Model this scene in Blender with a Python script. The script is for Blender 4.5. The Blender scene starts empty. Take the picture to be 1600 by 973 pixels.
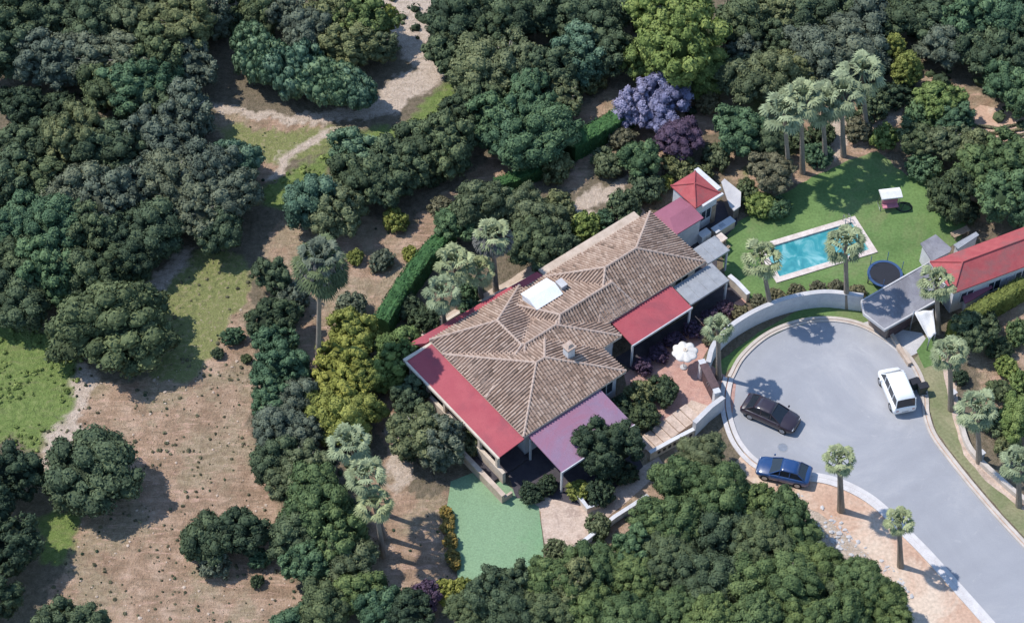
import bpy, bmesh, math, random
import numpy as np
from mathutils import Vector, Matrix
from mathutils.geometry import tessellate_polygon
from mathutils import noise as mnoise

# ------------------------------------------------------------------ camera, world, sun, exposure
W, H, F, PITCH, DIST = 1600, 973, 3500.0, math.radians(51), 175.0
S = bpy.context.scene
COL = S.collection
CAM = np.array([0, -DIST*math.cos(PITCH), DIST*math.sin(PITCH)])
cd = bpy.data.cameras.new('camera'); cam = bpy.data.objects.new('camera', cd); COL.objects.link(cam)
cd.sensor_width = 36; cd.lens = 36*F/W; cd.clip_start = 5; cd.clip_end = 3000
cam.location = CAM; cam.rotation_euler = (math.pi/2-PITCH, 0, 0)
S.camera = cam
SUN_EL, SUN_AZ = math.radians(56), math.radians(164)        # azimuth counter-clockwise from +X, towards the sun
sd = Vector((math.cos(SUN_EL)*math.cos(SUN_AZ), math.cos(SUN_EL)*math.sin(SUN_AZ), math.sin(SUN_EL)))
wd = bpy.data.worlds.new('World'); S.world = wd; wd.use_nodes = True
nt = wd.node_tree; nt.nodes.clear()
sky = nt.nodes.new('ShaderNodeTexSky'); sky.sky_type = 'NISHITA'; sky.sun_disc = False
sky.sun_elevation = SUN_EL; sky.sun_rotation = math.atan2(sd.x, sd.y); sky.altitude = 100
sky.air_density = 1.2; sky.dust_density = 0.2; sky.ozone_density = 3.5
bg = nt.nodes.new('ShaderNodeBackground'); bg.inputs['Strength'].default_value = 0.15
wo = nt.nodes.new('ShaderNodeOutputWorld')
nt.links.new(sky.outputs[0], bg.inputs[0]); nt.links.new(bg.outputs[0], wo.inputs[0])
ld = bpy.data.lights.new('sun', 'SUN'); ld.energy = 3.3; ld.angle = math.radians(0.6); ld.color = (1, 0.95, 0.88)
so = bpy.data.objects.new('sun', ld); COL.objects.link(so); so.location = (0, 0, 60)
so.rotation_euler = (-sd).to_track_quat('-Z', 'Y').to_euler()
S.view_settings.view_transform = 'Standard'; S.view_settings.look = 'None'
S.view_settings.exposure = 0.56; S.view_settings.gamma = 1
S.cycles.max_bounces = 6; S.cycles.diffuse_bounces = 3; S.cycles.transparent_max_bounces = 8

FW = np.array([0, math.cos(PITCH), -math.sin(PITCH)]); UP = np.array([0, math.sin(PITCH), math.cos(PITCH)])
def g(px, py, z=0.0):
    """the point at height z that the photograph shows at pixel (px, py)"""
    d = FW+np.array([1, 0, 0])*(px-W/2)/F-UP*(py-H/2)/F
    return CAM+d*((z-CAM[2])/d[2])
def g2(px, py, z=0.0):
    p = g(px, py, z); return (p[0], p[1])
def ppm(p):
    return F/float((np.array(p)-CAM)@FW)

# ------------------------------------------------------------------ tagging and mesh helpers
def tag(o, label=None, cat=None, group=None, kind=None):
    if label: o['label'] = label
    if cat: o['category'] = cat
    if group: o['group'] = group
    if kind: o['kind'] = kind
    return o
def empty(name, loc, rz=0, label=None, cat=None, group=None):
    o = bpy.data.objects.new(name, None); COL.objects.link(o); o.location = loc; o.rotation_euler = (0, 0, rz)
    o.empty_display_size = .3
    return tag(o, label, cat, group)
def link(name, me, parent=None):
    o = bpy.data.objects.new(name, me); COL.objects.link(o)
    if parent is not None: o.parent = parent
    return o
def mesh(name, verts, faces, mats, parent=None, smooth=False, loc=None, midx=None):
    me = bpy.data.meshes.new(name)
    me.from_pydata([tuple(map(float, v)) for v in verts], [], faces)
    for m in (mats if isinstance(mats, (list, tuple)) else [mats]): me.materials.append(m)
    if midx is not None: me.polygons.foreach_set('material_index', midx)
    if smooth: me.polygons.foreach_set('use_smooth', [True]*len(me.polygons))
    me.update()
    o = link(name, me, parent)
    if loc is not None: o.location = loc
    return o
class MB:
    def __init__(s): s.v = []; s.f = []; s.m = []
    def add(s, vs, fs, mi=0):
        n = len(s.v); s.v += [tuple(v) for v in vs]; s.f += [[i+n for i in f] for f in fs]; s.m += [mi]*len(fs); return s
    def box(s, x0, y0, z0, x1, y1, z1, mi=0, M=None, taper=0):
        t = taper
        vs = [(x0, y0, z0), (x1, y0, z0), (x1, y1, z0), (x0, y1, z0), (x0+t, y0+t, z1), (x1-t, y0+t, z1), (x1-t, y1-t, z1), (x0+t, y1-t, z1)]
        if M is not None: vs = [tuple(M@Vector(v)) for v in vs]
        return s.add(vs, [[3, 2, 1, 0], [4, 5, 6, 7], [0, 1, 5, 4], [1, 2, 6, 5], [2, 3, 7, 6], [3, 0, 4, 7]], mi)
    def tube(s, pts, rad, n=8, mi=0, cap=True):
        pts = [Vector(p) for p in pts]; rad = rad if isinstance(rad, (list, tuple)) else [rad]*len(pts)
        vs = []; fs = []
        for i, p in enumerate(pts):
            d = (pts[min(i+1, len(pts)-1)]-pts[max(i-1, 0)]).normalized()
            a = d.orthogonal().normalized() if abs(d.z) > .9 else Vector((-d.y, d.x, 0)).normalized()
            b = d.cross(a)
            for k in range(n):
                t = 2*math.pi*k/n; vs.append(p+(a*math.cos(t)+b*math.sin(t))*rad[i])
        for i in range(len(pts)-1):
            for k in range(n): fs.append([i*n+k, i*n+(k+1) % n, (i+1)*n+(k+1) % n, (i+1)*n+k])
        if cap: fs += [list(range(n))[::-1], [(len(pts)-1)*n+k for k in range(n)]]
        return s.add(vs, fs, mi)
    def prism(s, poly, z0, z1, mi=0):
        n = len(poly)
        z0s = z0 if isinstance(z0, (list, tuple)) else [z0]*n; z1s = z1 if isinstance(z1, (list, tuple)) else [z1]*n
        vs = [(p[0], p[1], a) for p, a in zip(poly, z0s)]+[(p[0], p[1], a) for p, a in zip(poly, z1s)]
        fs = [[i, (i+1) % n, n+(i+1) % n, n+i] for i in range(n)]
        tris = tessellate_polygon([[Vector((p[0], p[1], 0)) for p in poly]])
        fs += [[t[0]+n, t[1]+n, t[2]+n] for t in tris]+[[t[2], t[1], t[0]] for t in tris]
        return s.add(vs, fs, mi)
    def build(s, name, mats, parent=None, smooth=False, loc=None, bevel=0):
        o = mesh(name, s.v, s.f, mats, parent, smooth, loc, s.m)
        me = o.data
        bm = bmesh.new(); bm.from_mesh(me); bmesh.ops.recalc_face_normals(bm, faces=bm.faces)
        if bevel: bmesh.ops.bevel(bm, geom=bm.edges[:], offset=bevel, segments=2, affect='EDGES', clamp_overlap=True)
        bm.to_mesh(me); bm.free()
        return o

# ------------------------------------------------------------------ materials
def nodes(name, rough=.8, spec=.3):
    m = bpy.data.materials.new(name); m.use_nodes = True; t = m.node_tree
    b = t.nodes['Principled BSDF']; b.inputs['Roughness'].default_value = rough; b.inputs['Specular IOR Level'].default_value = spec
    return m, t, b
def N(t, ty, **k):
    n = t.nodes.new(ty)
    for a, v in k.items(): setattr(n, a, v)
    return n
def noise(t, scale, detail=4, rough=.6, vec=None, dist=0):
    n = N(t, 'ShaderNodeTexNoise'); n.inputs['Scale'].default_value = scale; n.inputs['Detail'].default_value = detail
    n.inputs['Roughness'].default_value = rough; n.inputs['Distortion'].default_value = dist
    if vec is not None: t.links.new(vec, n.inputs['Vector'])
    return n.outputs['Fac']
def ramp(t, fac, stops):
    r = N(t, 'ShaderNodeValToRGB'); e = r.color_ramp.elements
    while len(e) < len(stops): e.new(.5)
    for i, (p, c) in enumerate(stops):
        e[i].position = p; e[i].color = (*c, 1) if len(c) == 3 else c
    t.links.new(fac, r.inputs[0]); return r.outputs[0]
def mix(t, fac, a, b, mode='MIX'):
    n = N(t, 'ShaderNodeMix', data_type='RGBA', blend_type=mode)
    for i, v in ((0, fac), (6, a), (7, b)):
        if isinstance(v, (int, float)): n.inputs[i].default_value = v
        elif isinstance(v, tuple): n.inputs[i].default_value = (*v, 1)
        else: t.links.new(v, n.inputs[i])
    return n.outputs[2]
def mathn(t, op, a, b=0.0, clamp=False):
    n = N(t, 'ShaderNodeMath', operation=op, use_clamp=clamp)
    for i, v in ((0, a), (1, b)):
        if isinstance(v, (int, float)): n.inputs[i].default_value = v
        else: t.links.new(v, n.inputs[i])
    return n.outputs[0]
def bump(t, b, h, strength=.4, dist=.05):
    n = N(t, 'ShaderNodeBump'); n.inputs['Strength'].default_value = strength; n.inputs['Distance'].default_value = dist
    t.links.new(h, n.inputs['Height']); t.links.new(n.outputs[0], b.inputs['Normal'])
def attr(t, name): 
    a = N(t, 'ShaderNodeAttribute'); a.attribute_name = name; return a.outputs['Fac']
def obj_vec(t): return N(t, 'ShaderNodeTexCoord').outputs['Object']
def geo_pos(t): return N(t, 'ShaderNodeNewGeometry').outputs['Position']

def speckled(name, c0, c1, scale=2.0, rough=.85, bs=.3, c2=None, fine=25.0, world=True, spec=.25):
    """a matte surface of two tones in soft patches plus fine grain"""
    m, t, b = nodes(name, rough, spec); v = geo_pos(t) if world else obj_vec(t)
    a = noise(t, scale, 6, .65, v); f = noise(t, fine, 3, .6, v)
    c = ramp(t, a, [(.32, c0), (.68, c1)])
    if c2: c = mix(t, ramp(t, noise(t, scale*.35, 5, .7, v, .5), [(.5, (0, 0, 0)), (.64, (1, 1, 1))]), c, c2)
    k = ramp(t, f, [(.3, (.78,)*3), (.7, (1.12,)*3)])
    c = mix(t, 1.0, c, k, 'MULTIPLY')
    t.links.new(c, b.inputs['Base Color']); bump(t, b, f, bs, .04)
    return m
def plain(name, c, rough=.6, spec=.4, metal=0, var=.12, scale=3):
    m, t, b = nodes(name, rough, spec); b.inputs['Metallic'].default_value = metal
    a = noise(t, scale, 4, .6, obj_vec(t))
    c0 = tuple(x*(1-var) for x in c); c1 = tuple(min(1, x*(1+var)) for x in c)
    t.links.new(ramp(t, a, [(.3, c0), (.7, c1)]), b.inputs['Base Color']); return m
def paint(name, c, coat=.8):
    m, t, b = nodes(name, .35, .5); b.inputs['Base Color'].default_value = (*c, 1)
    b.inputs['Coat Weight'].default_value = coat; b.inputs['Coat Roughness'].default_value = .08
    f = noise(t, 2.5, 4, .6, obj_vec(t)); t.links.new(ramp(t, f, [(.3, (.25,)*3), (.7, (.5,)*3)]), b.inputs['Roughness']); return m
def foliage(name, c, tip, tone2=None):
    m, t, b = nodes(name, .75, .15)
    v = obj_vec(t); tone = attr(t, 'tone'); oi = N(t, 'ShaderNodeObjectInfo').outputs['Random']
    n1 = noise(t, 1.3, 5, .7, v); n2 = noise(t, 9, 3, .6, v)
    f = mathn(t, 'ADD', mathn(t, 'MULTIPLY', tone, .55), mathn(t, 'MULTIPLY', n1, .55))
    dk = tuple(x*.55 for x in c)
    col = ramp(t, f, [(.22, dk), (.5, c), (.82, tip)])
    if tone2: col = mix(t, ramp(t, noise(t, .55, 3, .5, v), [(.5, (0, 0, 0)), (.66, (1, 1, 1))]), col, tone2)
    col = mix(t, 1.0, col, ramp(t, n2, [(.3, (.7,)*3), (.7, (1.25,)*3)]), 'MULTIPLY')
    col = mix(t, 1.0, col, ramp(t, oi, [(0, (.82, .86, .9)), (.5, (1, 1, 1)), (1, (1.18, 1.1, .95))]), 'MULTIPLY')
    t.links.new(col, b.inputs['Base Color']); bump(t, b, n2, .5, .12)
    return m

FOL = {
 'oak':    foliage('oak_leaves', (.062, .088, .048), (.125, .16, .082)),
 'grey':   foliage('grey_green_leaves', (.092, .112, .078), (.165, .188, .128)),
 'olive':  foliage('olive_green_leaves', (.098, .120, .060), (.185, .205, .105)),
 'pine':   foliage('pine_needles', (.078, .118, .048), (.155, .205, .08)),
 'deep':   foliage('deep_green_leaves', (.040, .062, .036), (.08, .11, .056)),
 'emerald': foliage('emerald_leaves', (.062, .112, .060), (.125, .195, .10)),
 'bright': foliage('bright_green_leaves', (.115, .165, .05), (.215, .27, .09)),
 'lime':   foliage('yellow_green_leaves', (.165, .185, .045), (.29, .30, .08)),
 'teal':   foliage('blue_green_leaves', (.080, .138, .085), (.17, .245, .15)),
 'purple': foliage('purple_blossom', (.19, .185, .29), (.31, .30, .43)),
 'plum':   foliage('plum_leaves', (.085, .055, .085), (.14, .09, .13)),
 'brown':  foliage('brownish_leaves', (.13, .125, .075), (.20, .185, .11)),
 'palm':   foliage('palm_fronds', (.19, .225, .125), (.33, .37, .21)),
 'gold':   foliage('golden_blossom', (.22, .18, .06), (.44, .28, .07), (.11, .14, .05)),
 'hedge':  foliage('clipped_hedge_leaves', (.04, .10, .035), (.08, .165, .05)),
 'moss':   foliage('yellowish_hedge_leaves', (.13, .15, .035), (.21, .225, .06)),
}
M_bark = speckled('bark', (.16, .13, .10), (.28, .24, .20), 6, world=False)
M_palmbark = speckled('palm_trunk_bark', (.18, .15, .12), (.32, .27, .22), 5, world=False)
M_dead = speckled('dead_fronds', (.075, .078, .072), (.155, .15, .135), 4, world=False)
M_white = speckled('white_stucco', (.50, .50, .52), (.64, .63, .63), 1.2, .9, .15)
M_cream = speckled('cream_stucco', (.50, .42, .34), (.66, .57, .47), 1.2, .9, .15)
M_tan = speckled('tan_stone', (.40, .31, .24), (.58, .47, .38), 1.5)
M_red = speckled('red_roof_coating', (.34, .066, .082), (.39, .088, .10), .8, .7, .1, (.29, .07, .085))
M_mauve = speckled('faded_mauve_roof_coating', (.225, .145, .215), (.265, .175, .25), .6, .75, .1, (.28, .135, .195))
M_darkred = speckled('dull_red_roof_coating', (.25, .09, .125), (.31, .115, .16), .6, .75, .1)
M_redtile = speckled('worn_red_tiles', (.33, .068, .075), (.41, .10, .10), 1.5, .8, .25, (.28, .10, .10))
M_grey = speckled('grey_fibre_cement', (.24, .25, .27), (.34, .35, .37), 1.2, .85, .2)
M_slab = speckled('grey_roof_slab', (.20, .195, .22), (.29, .285, .30), .8, .9, .2, (.17, .165, .18))
M_pale = speckled('pale_concrete', (.42, .41, .42), (.56, .54, .53), .9)
def make_asphalt():
    m, t, b = nodes('asphalt', .9, .2); v = geo_pos(t)
    c = ramp(t, noise(t, .10, 7, .72, v, .6), [(.3, (.265, .268, .29)), (.52, (.305, .308, .328)), (.72, (.385, .38, .39))])
    c = mix(t, 1.0, c, ramp(t, noise(t, 12, 4, .7, v), [(.3, (.94,)*3), (.7, (1.05,)*3)]), 'MULTIPLY')
    c = mix(t, ramp(t, noise(t, .9, 6, .8, v, 1.5), [(.62, (0, 0, 0)), (.72, (.5,)*3)]), c, (.24, .24, .255))
    mp = N(t, 'ShaderNodeMapping'); mp.inputs['Location'].default_value = (-23.8, 8.6, 0); t.links.new(v, mp.inputs['Vector'])
    w = N(t, 'ShaderNodeTexWave'); w.wave_type = 'RINGS'; w.rings_direction = 'Z'; w.inputs['Scale'].default_value = .17; w.inputs['Distortion'].default_value = 2.2; w.inputs['Detail'].default_value = 3; w.inputs['Detail Scale'].default_value = .4; t.links.new(mp.outputs[0], w.inputs['Vector'])
    c = mix(t, mathn(t, 'MULTIPLY', ramp(t, w.outputs['Fac'], [(.45, (0, 0, 0)), (.95, (.16,)*3)]), noise(t, .35, 4, .7, v)), c, (.21, .21, .225))
    c = mix(t, ramp(t, noise(t, .28, 8, .8, v, 2.5), [(.60, (0, 0, 0)), (.70, (.55,)*3)]), c, (.46, .45, .45))
    t.links.new(c, b.inputs['Base Color']); bump(t, b, noise(t, 30, 3, .6, v), .15, .02); return m
M_asph = make_asphalt()
M_kerb = speckled('kerb_stone', (.44, .38, .33), (.58, .52, .47), 1.3)
M_kerbw = speckled('pale_pavement', (.50, .47, .46), (.62, .59, .58), 1.3)
M_brick = speckled('brick_paving', (.40, .22, .18), (.52, .32, .26), 1.6, .85, .35, (.34, .22, .20), 9)
M_step = speckled('step_paving', (.44, .33, .26), (.58, .46, .38), 1.6, .85, .35, (.36, .27, .22), 7)
M_shadepave = speckled('shade_toned_paving', (.05, .045, .055), (.09, .08, .09), 1.0)  # base colour darkened to imitate the shade of the buildings
M_lawn = speckled('lawn_grass', (.095, .160, .055), (.148, .230, .080), .35, .95, .5, (.17, .205, .09), 5, spec=.1)
M_verge = speckled('verge_grass', (.20, .20, .11), (.29, .265, .16), .4, .95, .5, (.155, .18, .085), 5, spec=.1)
M_soil = speckled('bare_soil', (.44, .28, .20), (.56, .39, .29), .4, .95, .5, (.60, .48, .38), 4, spec=.1)
M_court = speckled('green_court_coating', (.185, .285, .165), (.215, .325, .19), .25, .85, .1, (.17, .30, .16), 8)
M_wood = speckled('weathered_wood', (.30, .22, .15), (.44, .34, .25), 3, world=False)
M_gatewood = speckled('dark_gate_boards', (.08, .055, .06), (.14, .09, .09), 3, world=False)
M_metal = plain('grey_metal', (.35, .36, .38), .4, .5, .6)
M_black = plain('black_plastic', (.02, .02, .025), .5)
M_rubber = plain('tyre_rubber', (.02, .02, .02), .85, .2)
M_glass = plain('car_glass', (.015, .02, .028), .08, .6)
M_window = plain('window_glass', (.03, .045, .06), .1, .6)
M_fabric = speckled('white_fabric', (.66, .64, .62), (.80, .78, .76), 2, world=False)
M_cream2 = speckled('cream_fabric', (.58, .54, .50), (.72, .68, .63), 3, world=False)
M_blue = plain('blue_padding', (.035, .075, .17), .5)
M_lamp = plain('headlight_lens', (.6, .62, .65), .1, .6)
M_tail = plain('taillight_lens', (.35, .02, .02), .2, .5)
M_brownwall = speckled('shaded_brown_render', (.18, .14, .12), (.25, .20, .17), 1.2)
M_pink = plain('pink_cushion', (.50, .20, .26), .8)

def make_tile_mat():
    m, t, b = nodes('barrel_roof_tiles', .85, .25)
    tone = attr(t, 'tone'); v = geo_pos(t)
    c = ramp(t, tone, [(0, (.15, .105, .08)), (.2, (.20, .14, .108)), (.45, (.33, .225, .17)), (.7, (.40, .285, .22)), (1, (.48, .36, .285))])
    c = mix(t, ramp(t, noise(t, .45, 5, .7, v), [(.45, (0, 0, 0)), (.68, (.4,)*3)]), c, (.30, .235, .20))
    k = ramp(t, noise(t, 18, 3, .6, v), [(.3, (.75,)*3), (.7, (1.15,)*3)])
    t.links.new(mix(t, 1.0, c, k, 'MULTIPLY'), b.inputs['Base Color']); return m
M_tile = make_tile_mat()
M_ridge = speckled('ridge_tiles', (.36, .26, .21), (.52, .41, .34), 5)

# ------------------------------------------------------------------ ground: one sheet, soil and grass zones told by attributes
def inside(poly, x, y):
    r = np.zeros(x.shape, bool); n = len(poly)
    for i in range(n):
        x1, y1 = poly[i]; x2, y2 = poly[(i+1) % n]
        if y1 == y2: continue
        c = ((y1 > y) != (y2 > y)) & (x < (x2-x1)*(y-y1)/(y2-y1)+x1); r ^= c
    return r
ZONES = {
 'dirt': [
  [(325, 172), (440, 188), (520, 196), (500, 215), (440, 240), (415, 290), (395, 280), (370, 230), (330, 200)],
  [(128, 560), (160, 600), (270, 585), (330, 470), (385, 440), (400, 560), (395, 640), (425, 740), (440, 800), (480, 973), (480, 1040), (40, 1040), (60, 960), (100, 880), (120, 810), (60, 740), (55, 690), (110, 640)],
  [(440, 330), (500, 350), (560, 330), (600, 350), (640, 350), (560, 420), (500, 480), (470, 540), (440, 480), (400, 430)],
  [(450, 620), (470, 540), (500, 470), (560, 410), (640, 360), (690, 310), (770, 240), (840, 215), (830, 262), (770, 300), (700, 360), (610, 470), (585, 500), (560, 560), (540, 640)],
  [(895, 190), (925, 150), (1000, 132), (1150, 150), (1150, 200), (1000, 260), (900, 290), (860, 290), (930, 235)],
  [(1170, 130), (1330, 160), (1420, 150), (1420, 230), (1330, 260), (1270, 290), (1160, 300), (1100, 250), (1150, 200)],
  [(600, 600), (640, 620), (645, 700), (640, 770), (700, 760), (715, 900), (690, 973), (570, 973), (570, 860), (590, 740)],
  [(840, 790), (1000, 700), (1090, 640), (1080, 700), (1040, 780), (960, 850), (880, 880), (850, 840)],
  [(1500, 480), (1600, 420), (1680, 450), (1700, 800), (1600, 720), (1540, 640), (1520, 560)],
  [(1440, 110), (1500, 130), (1600, 170), (1660, 190), (1660, 245), (1560, 240), (1500, 225), (1440, 150)],
  [(1490, 280), (1530, 310), (1560, 350), (1500, 345), (1475, 310)],
 ],
 'gravel': [
  [(1180, 765), (1260, 765), (1320, 790), (1372, 850), (1420, 890), (1450, 960), (1400, 973), (1330, 900), (1260, 850)],
  [(560, 0), (560, -60), (680, -60), (690, 60), (688, 112), (660, 112), (632, 90), (600, 40)],
  [(320, 158), (400, 172), (500, 178), (560, 168), (600, 135), (640, 112), (700, 112), (690, 132), (640, 155), (590, 186), (520, 196), (440, 190), (360, 184), (325, 172)],
  [(505, 200), (530, 204), (470, 240), (430, 285), (408, 282), (440, 240)],
  [(205, 470), (255, 420), (300, 380), (305, 395), (265, 440), (228, 475)],
  [(60, 700), (90, 620), (125, 560), (150, 590), (130, 660), (110, 720), (70, 740)],
  [(870, 345), (900, 300), (985, 275), (975, 300), (930, 325), (895, 362)],
  [(1290, 190), (1400, 160), (1420, 190), (1340, 215), (1310, 250), (1290, 240)],
  [(0, 495), (0, 540), (35, 500), (30, 480)], [(610, 640), (640, 660), (645, 740), (620, 780), (600, 720)],
 ],
 'grass': [
  [(-80, 500), (40, 505), (85, 520), (130, 560), (112, 640), (50, 715), (20, 690), (-80, 700)],
  [(185, 450), (235, 415), (245, 430), (205, 478)],
  [(560, 205), (640, 185), (700, 120), (735, 125), (690, 200), (650, 212), (600, 235), (545, 225)],
  [(400, 300), (440, 275), (520, 235), (540, 245), (500, 300), (460, 330), (415, 325)],
  [(65, 800), (112, 800), (118, 850), (95, 885), (70, 880)],
 ],
 'dry': [
  [(225, 475), (310, 385), (350, 370), (400, 420), (385, 470), (330, 570), (290, 610), (230, 590), (240, 520)],
  [(330, 195), (420, 200), (520, 195), (560, 215), (540, 235), (440, 260), (380, 250)],
  [(1170, 140), (1260, 170), (1240, 260), (1160, 280)],
 ],
}
def build_ground():
    xs = np.concatenate([[-700, -300, -120, -70], np.arange(-52, 52.01, .32), [70, 120, 300, 700]])
    ys = np.concatenate([[-700, -300, -100, -50], np.arange(-36, 44.01, .32), [60, 110, 300, 900]])
    X, Y = np.meshgrid(xs, ys); nx, ny = len(xs), len(ys)
    # wobble of the zone borders
    def wob(s, f, o):
        r = np.zeros(X.shape)
        rs = np.random.RandomState(o)
        for k in range(7):
            a = rs.uniform(0, 2*math.pi); q = f*rs.uniform(.5, 2.2); r += np.sin((X*math.cos(a)+Y*math.sin(a))*q+rs.uniform(0, 6.3))
        return r*s/2.6
    wx = wob(.35, 1.3, 1)+wob(.2, 4, 2); wy = wob(.35, 1.3, 3)+wob(.2, 4, 4)
    vs = np.stack([X, Y, np.zeros_like(X)], -1).reshape(-1, 3)
    pool = [tuple(p) for p in POOL_MID]
    cx = (X[:-1, :-1]+X[1:, 1:])/2; cy = (Y[:-1, :-1]+Y[1:, 1:])/2
    hole = inside(pool, cx, cy)
    idx = np.arange(nx*ny).reshape(ny, nx)
    f = np.stack([idx[:-1, :-1], idx[:-1, 1:], idx[1:, 1:], idx[1:, :-1]], -1)[~hole].reshape(-1, 4)
    me = bpy.data.meshes.new('ground'); me.from_pydata(vs.tolist(), [], f.tolist())
    for k, polys in ZONES.items():
        acc = np.zeros(X.shape)
        for ox, oy in ((0, 0), (.35, 0), (-.35, 0), (0, .35), (0, -.35)):
            r = np.zeros(X.shape, bool)
            for p in polys:
                r |= inside([g2(*q) for q in p], X+wx+ox, Y+wy+oy)
            acc += r
        a = me.attributes.new(k, 'FLOAT', 'POINT'); a.data.foreach_set('value', (acc/5).ravel().astype(np.float32))
    m, t, b = nodes('ground_soil_and_grass', .95, .1); v = geo_pos(t)
    n0 = noise(t, .5, 8, .7, v); n1 = noise(t, 2.2, 6, .7, v); n2 = noise(t, 9, 4, .65, v); n3 = noise(t, .18, 5, .6, v)
    def mask(name, lo=.35, hi=.65):
        s = mathn(t, 'ADD', attr(t, name), mathn(t, 'MULTIPLY', mathn(t, 'SUBTRACT', n1, .5), 1.1))
        return ramp(t, s, [(lo, (0, 0, 0)), (hi, (1, 1, 1))])
    floor = ramp(t, n1, [(.3, (.11, .095, .06)), (.5, (.19, .155, .11)), (.7, (.27, .21, .15))])
    dirt = ramp(t, n0, [(.38, (.27, .18, .12)), (.5, (.40, .27, .185)), (.62, (.52, .37, .27))])
    dirt = mix(t, ramp(t, n3, [(.49, (0, 0, 0)), (.56, (.75,)*3)]), dirt, ramp(t, n1, [(.40, (.26, .215, .13)), (.60, (.42, .335, .23))]))
    dirt = mix(t, ramp(t, n2, [(.57, (0, 0, 0)), (.68, (.7,)*3)]), dirt, (.17, .135, .075))
    mp = N(t, 'ShaderNodeMapping'); mp.inputs['Rotation'].default_value = (0, 0, math.radians(-50)); mp.inputs['Scale'].default_value = (.35, 1.6, 1); t.links.new(v, mp.inputs['Vector'])
    st_ = noise(t, 1.5, 7, .75, mp.outputs[0], .8)
    dirt = mix(t, ramp(t, st_, [(.51, (0, 0, 0)), (.60, (.7,)*3)]), dirt, (.29, .20, .14))
    dirt = mix(t, ramp(t, st_, [(.36, (.8,)*3), (.45, (0, 0, 0))]), dirt, (.58, .38, .29))
    dirt = mix(t, ramp(t, n1, [(.63, (0, 0, 0)), (.74, (.8,)*3)]), dirt, (.56, .42, .33))
    grav = ramp(t, n1, [(.3, (.42, .33, .26)), (.55, (.58, .47, .38)), (.8, (.68, .58, .49))])
    grass = ramp(t, n1, [(.28, (.095, .145, .042)), (.5, (.17, .23, .068)), (.72, (.27, .305, .115))])
    dry = ramp(t, n1, [(.3, (.135, .175, .055)), (.52, (.235, .25, .095)), (.72, (.40, .315, .21))])
    c = mix(t, mask('dirt', .28, .8), floor, dirt)
    c = mix(t, mask('dry', .5, 1.15), c, dry)
    c = mix(t, mask('gravel', .28, .85), c, grav); c = mix(t, mask('grass', .22, .95), c, grass)
    c = mix(t, mathn(t, 'MULTIPLY', ramp(t, st_, [(.52, (0, 0, 0)), (.68, (.45,)*3)]), 1.0), c, (.22, .185, .115))
    k = ramp(t, n2, [(.3, (.66,)*3), (.7, (1.2,)*3)])
    t.links.new(mix(t, 1.0, c, k, 'MULTIPLY'), b.inputs['Base Color'])
    hh = mathn(t, 'ADD', mathn(t, 'MULTIPLY', n1, 1.0), mathn(t, 'MULTIPLY', n2, .4)); bump(t, b, hh, .8, .35)
    me.materials.append(m); me.update()
    return tag(link('ground', me), kind='structure')

rng = random.Random(5)
def jagged(poly, step=.6, amp=.12, smoothit=True):
    """world polygon, curve-smoothed and with small irregularities"""
    out = []; n = len(poly)
    for i in range(n):
        a, b = Vector(poly[i]), Vector(poly[(i+1) % n]); d = (b-a); L = d.length; k = max(1, int(L/step))
        for j in range(k):
            p = a+d*j/k
            if amp: p = p+Vector((rng.uniform(-amp, amp), rng.uniform(-amp, amp)))
            out.append((p.x, p.y))
    return out
def catmull(pts, closed=False, k=6):
    P = [Vector(p) for p in pts]; n = len(P); out = []
    for i in range(n if closed else n-1):
        p0, p1, p2, p3 = (P[(i-1) % n] if closed or i > 0 else P[0]*2-P[1]), P[i], P[(i+1) % n], (P[(i+2) % n] if closed or i+2 < n else P[n-1]*2-P[n-2])
        for j in range(k):
            s = j/k
            out.append(.5*((2*p1)+(-p0+p2)*s+(2*p0-5*p1+4*p2-p3)*s*s+(-p0+3*p1-3*p2+p3)*s**3))
    if not closed: out.append(P[-1])
    return [tuple(p) for p in out]
def sheet(name, poly, z, mat, amp=.0, holes=(), step=.6, label=None):
    loops = [[Vector((x, y, z)) for x, y in (jagged(poly, step, amp) if amp else poly)]]+[[Vector((x, y, z)) for x, y in h] for h in holes]
    vs = [v for l in loops for v in l]; fs = [list(t) for t in tessellate_polygon(loops)]
    o = mesh(name, vs, fs, mat)
    bm = bmesh.new(); bm.from_mesh(o.data)
    for f in bm.faces:
        if f.normal.z < 0: f.normal_flip()
    bm.to_mesh(o.data); bm.free()
    return tag(o, label, kind='structure')
def px(*pts): return [g2(*p) for p in pts]
def strip(path, w0, w1, z0, z1, name, mat, kind=None, parent=None):
    """a solid ribbon between two offsets of a path"""
    P = [Vector(p) for p in path]; n = len(P); vs = []; fs = []
    for i, p in enumerate(P):
        d = (P[min(i+1, n-1)]-P[max(i-1, 0)]).normalized(); nn = Vector((-d.y, d.x))
        a, b = p+nn*w0, p+nn*w1
        vs += [(a.x, a.y, z0), (b.x, b.y, z0), (b.x, b.y, z1), (a.x, a.y, z1)]
    for i in range(n-1):
        for k in range(4): fs.append([i*4+k, i*4+(k+1) % 4, (i+1)*4+(k+1) % 4, (i+1)*4+k])
    fs += [[0, 1, 2, 3][::-1], [(n-1)*4+k for k in range(4)]]
    m = MB(); m.add(vs, fs); o = m.build(name, mat, parent)
    return tag(o, kind=kind) if kind else o

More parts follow.
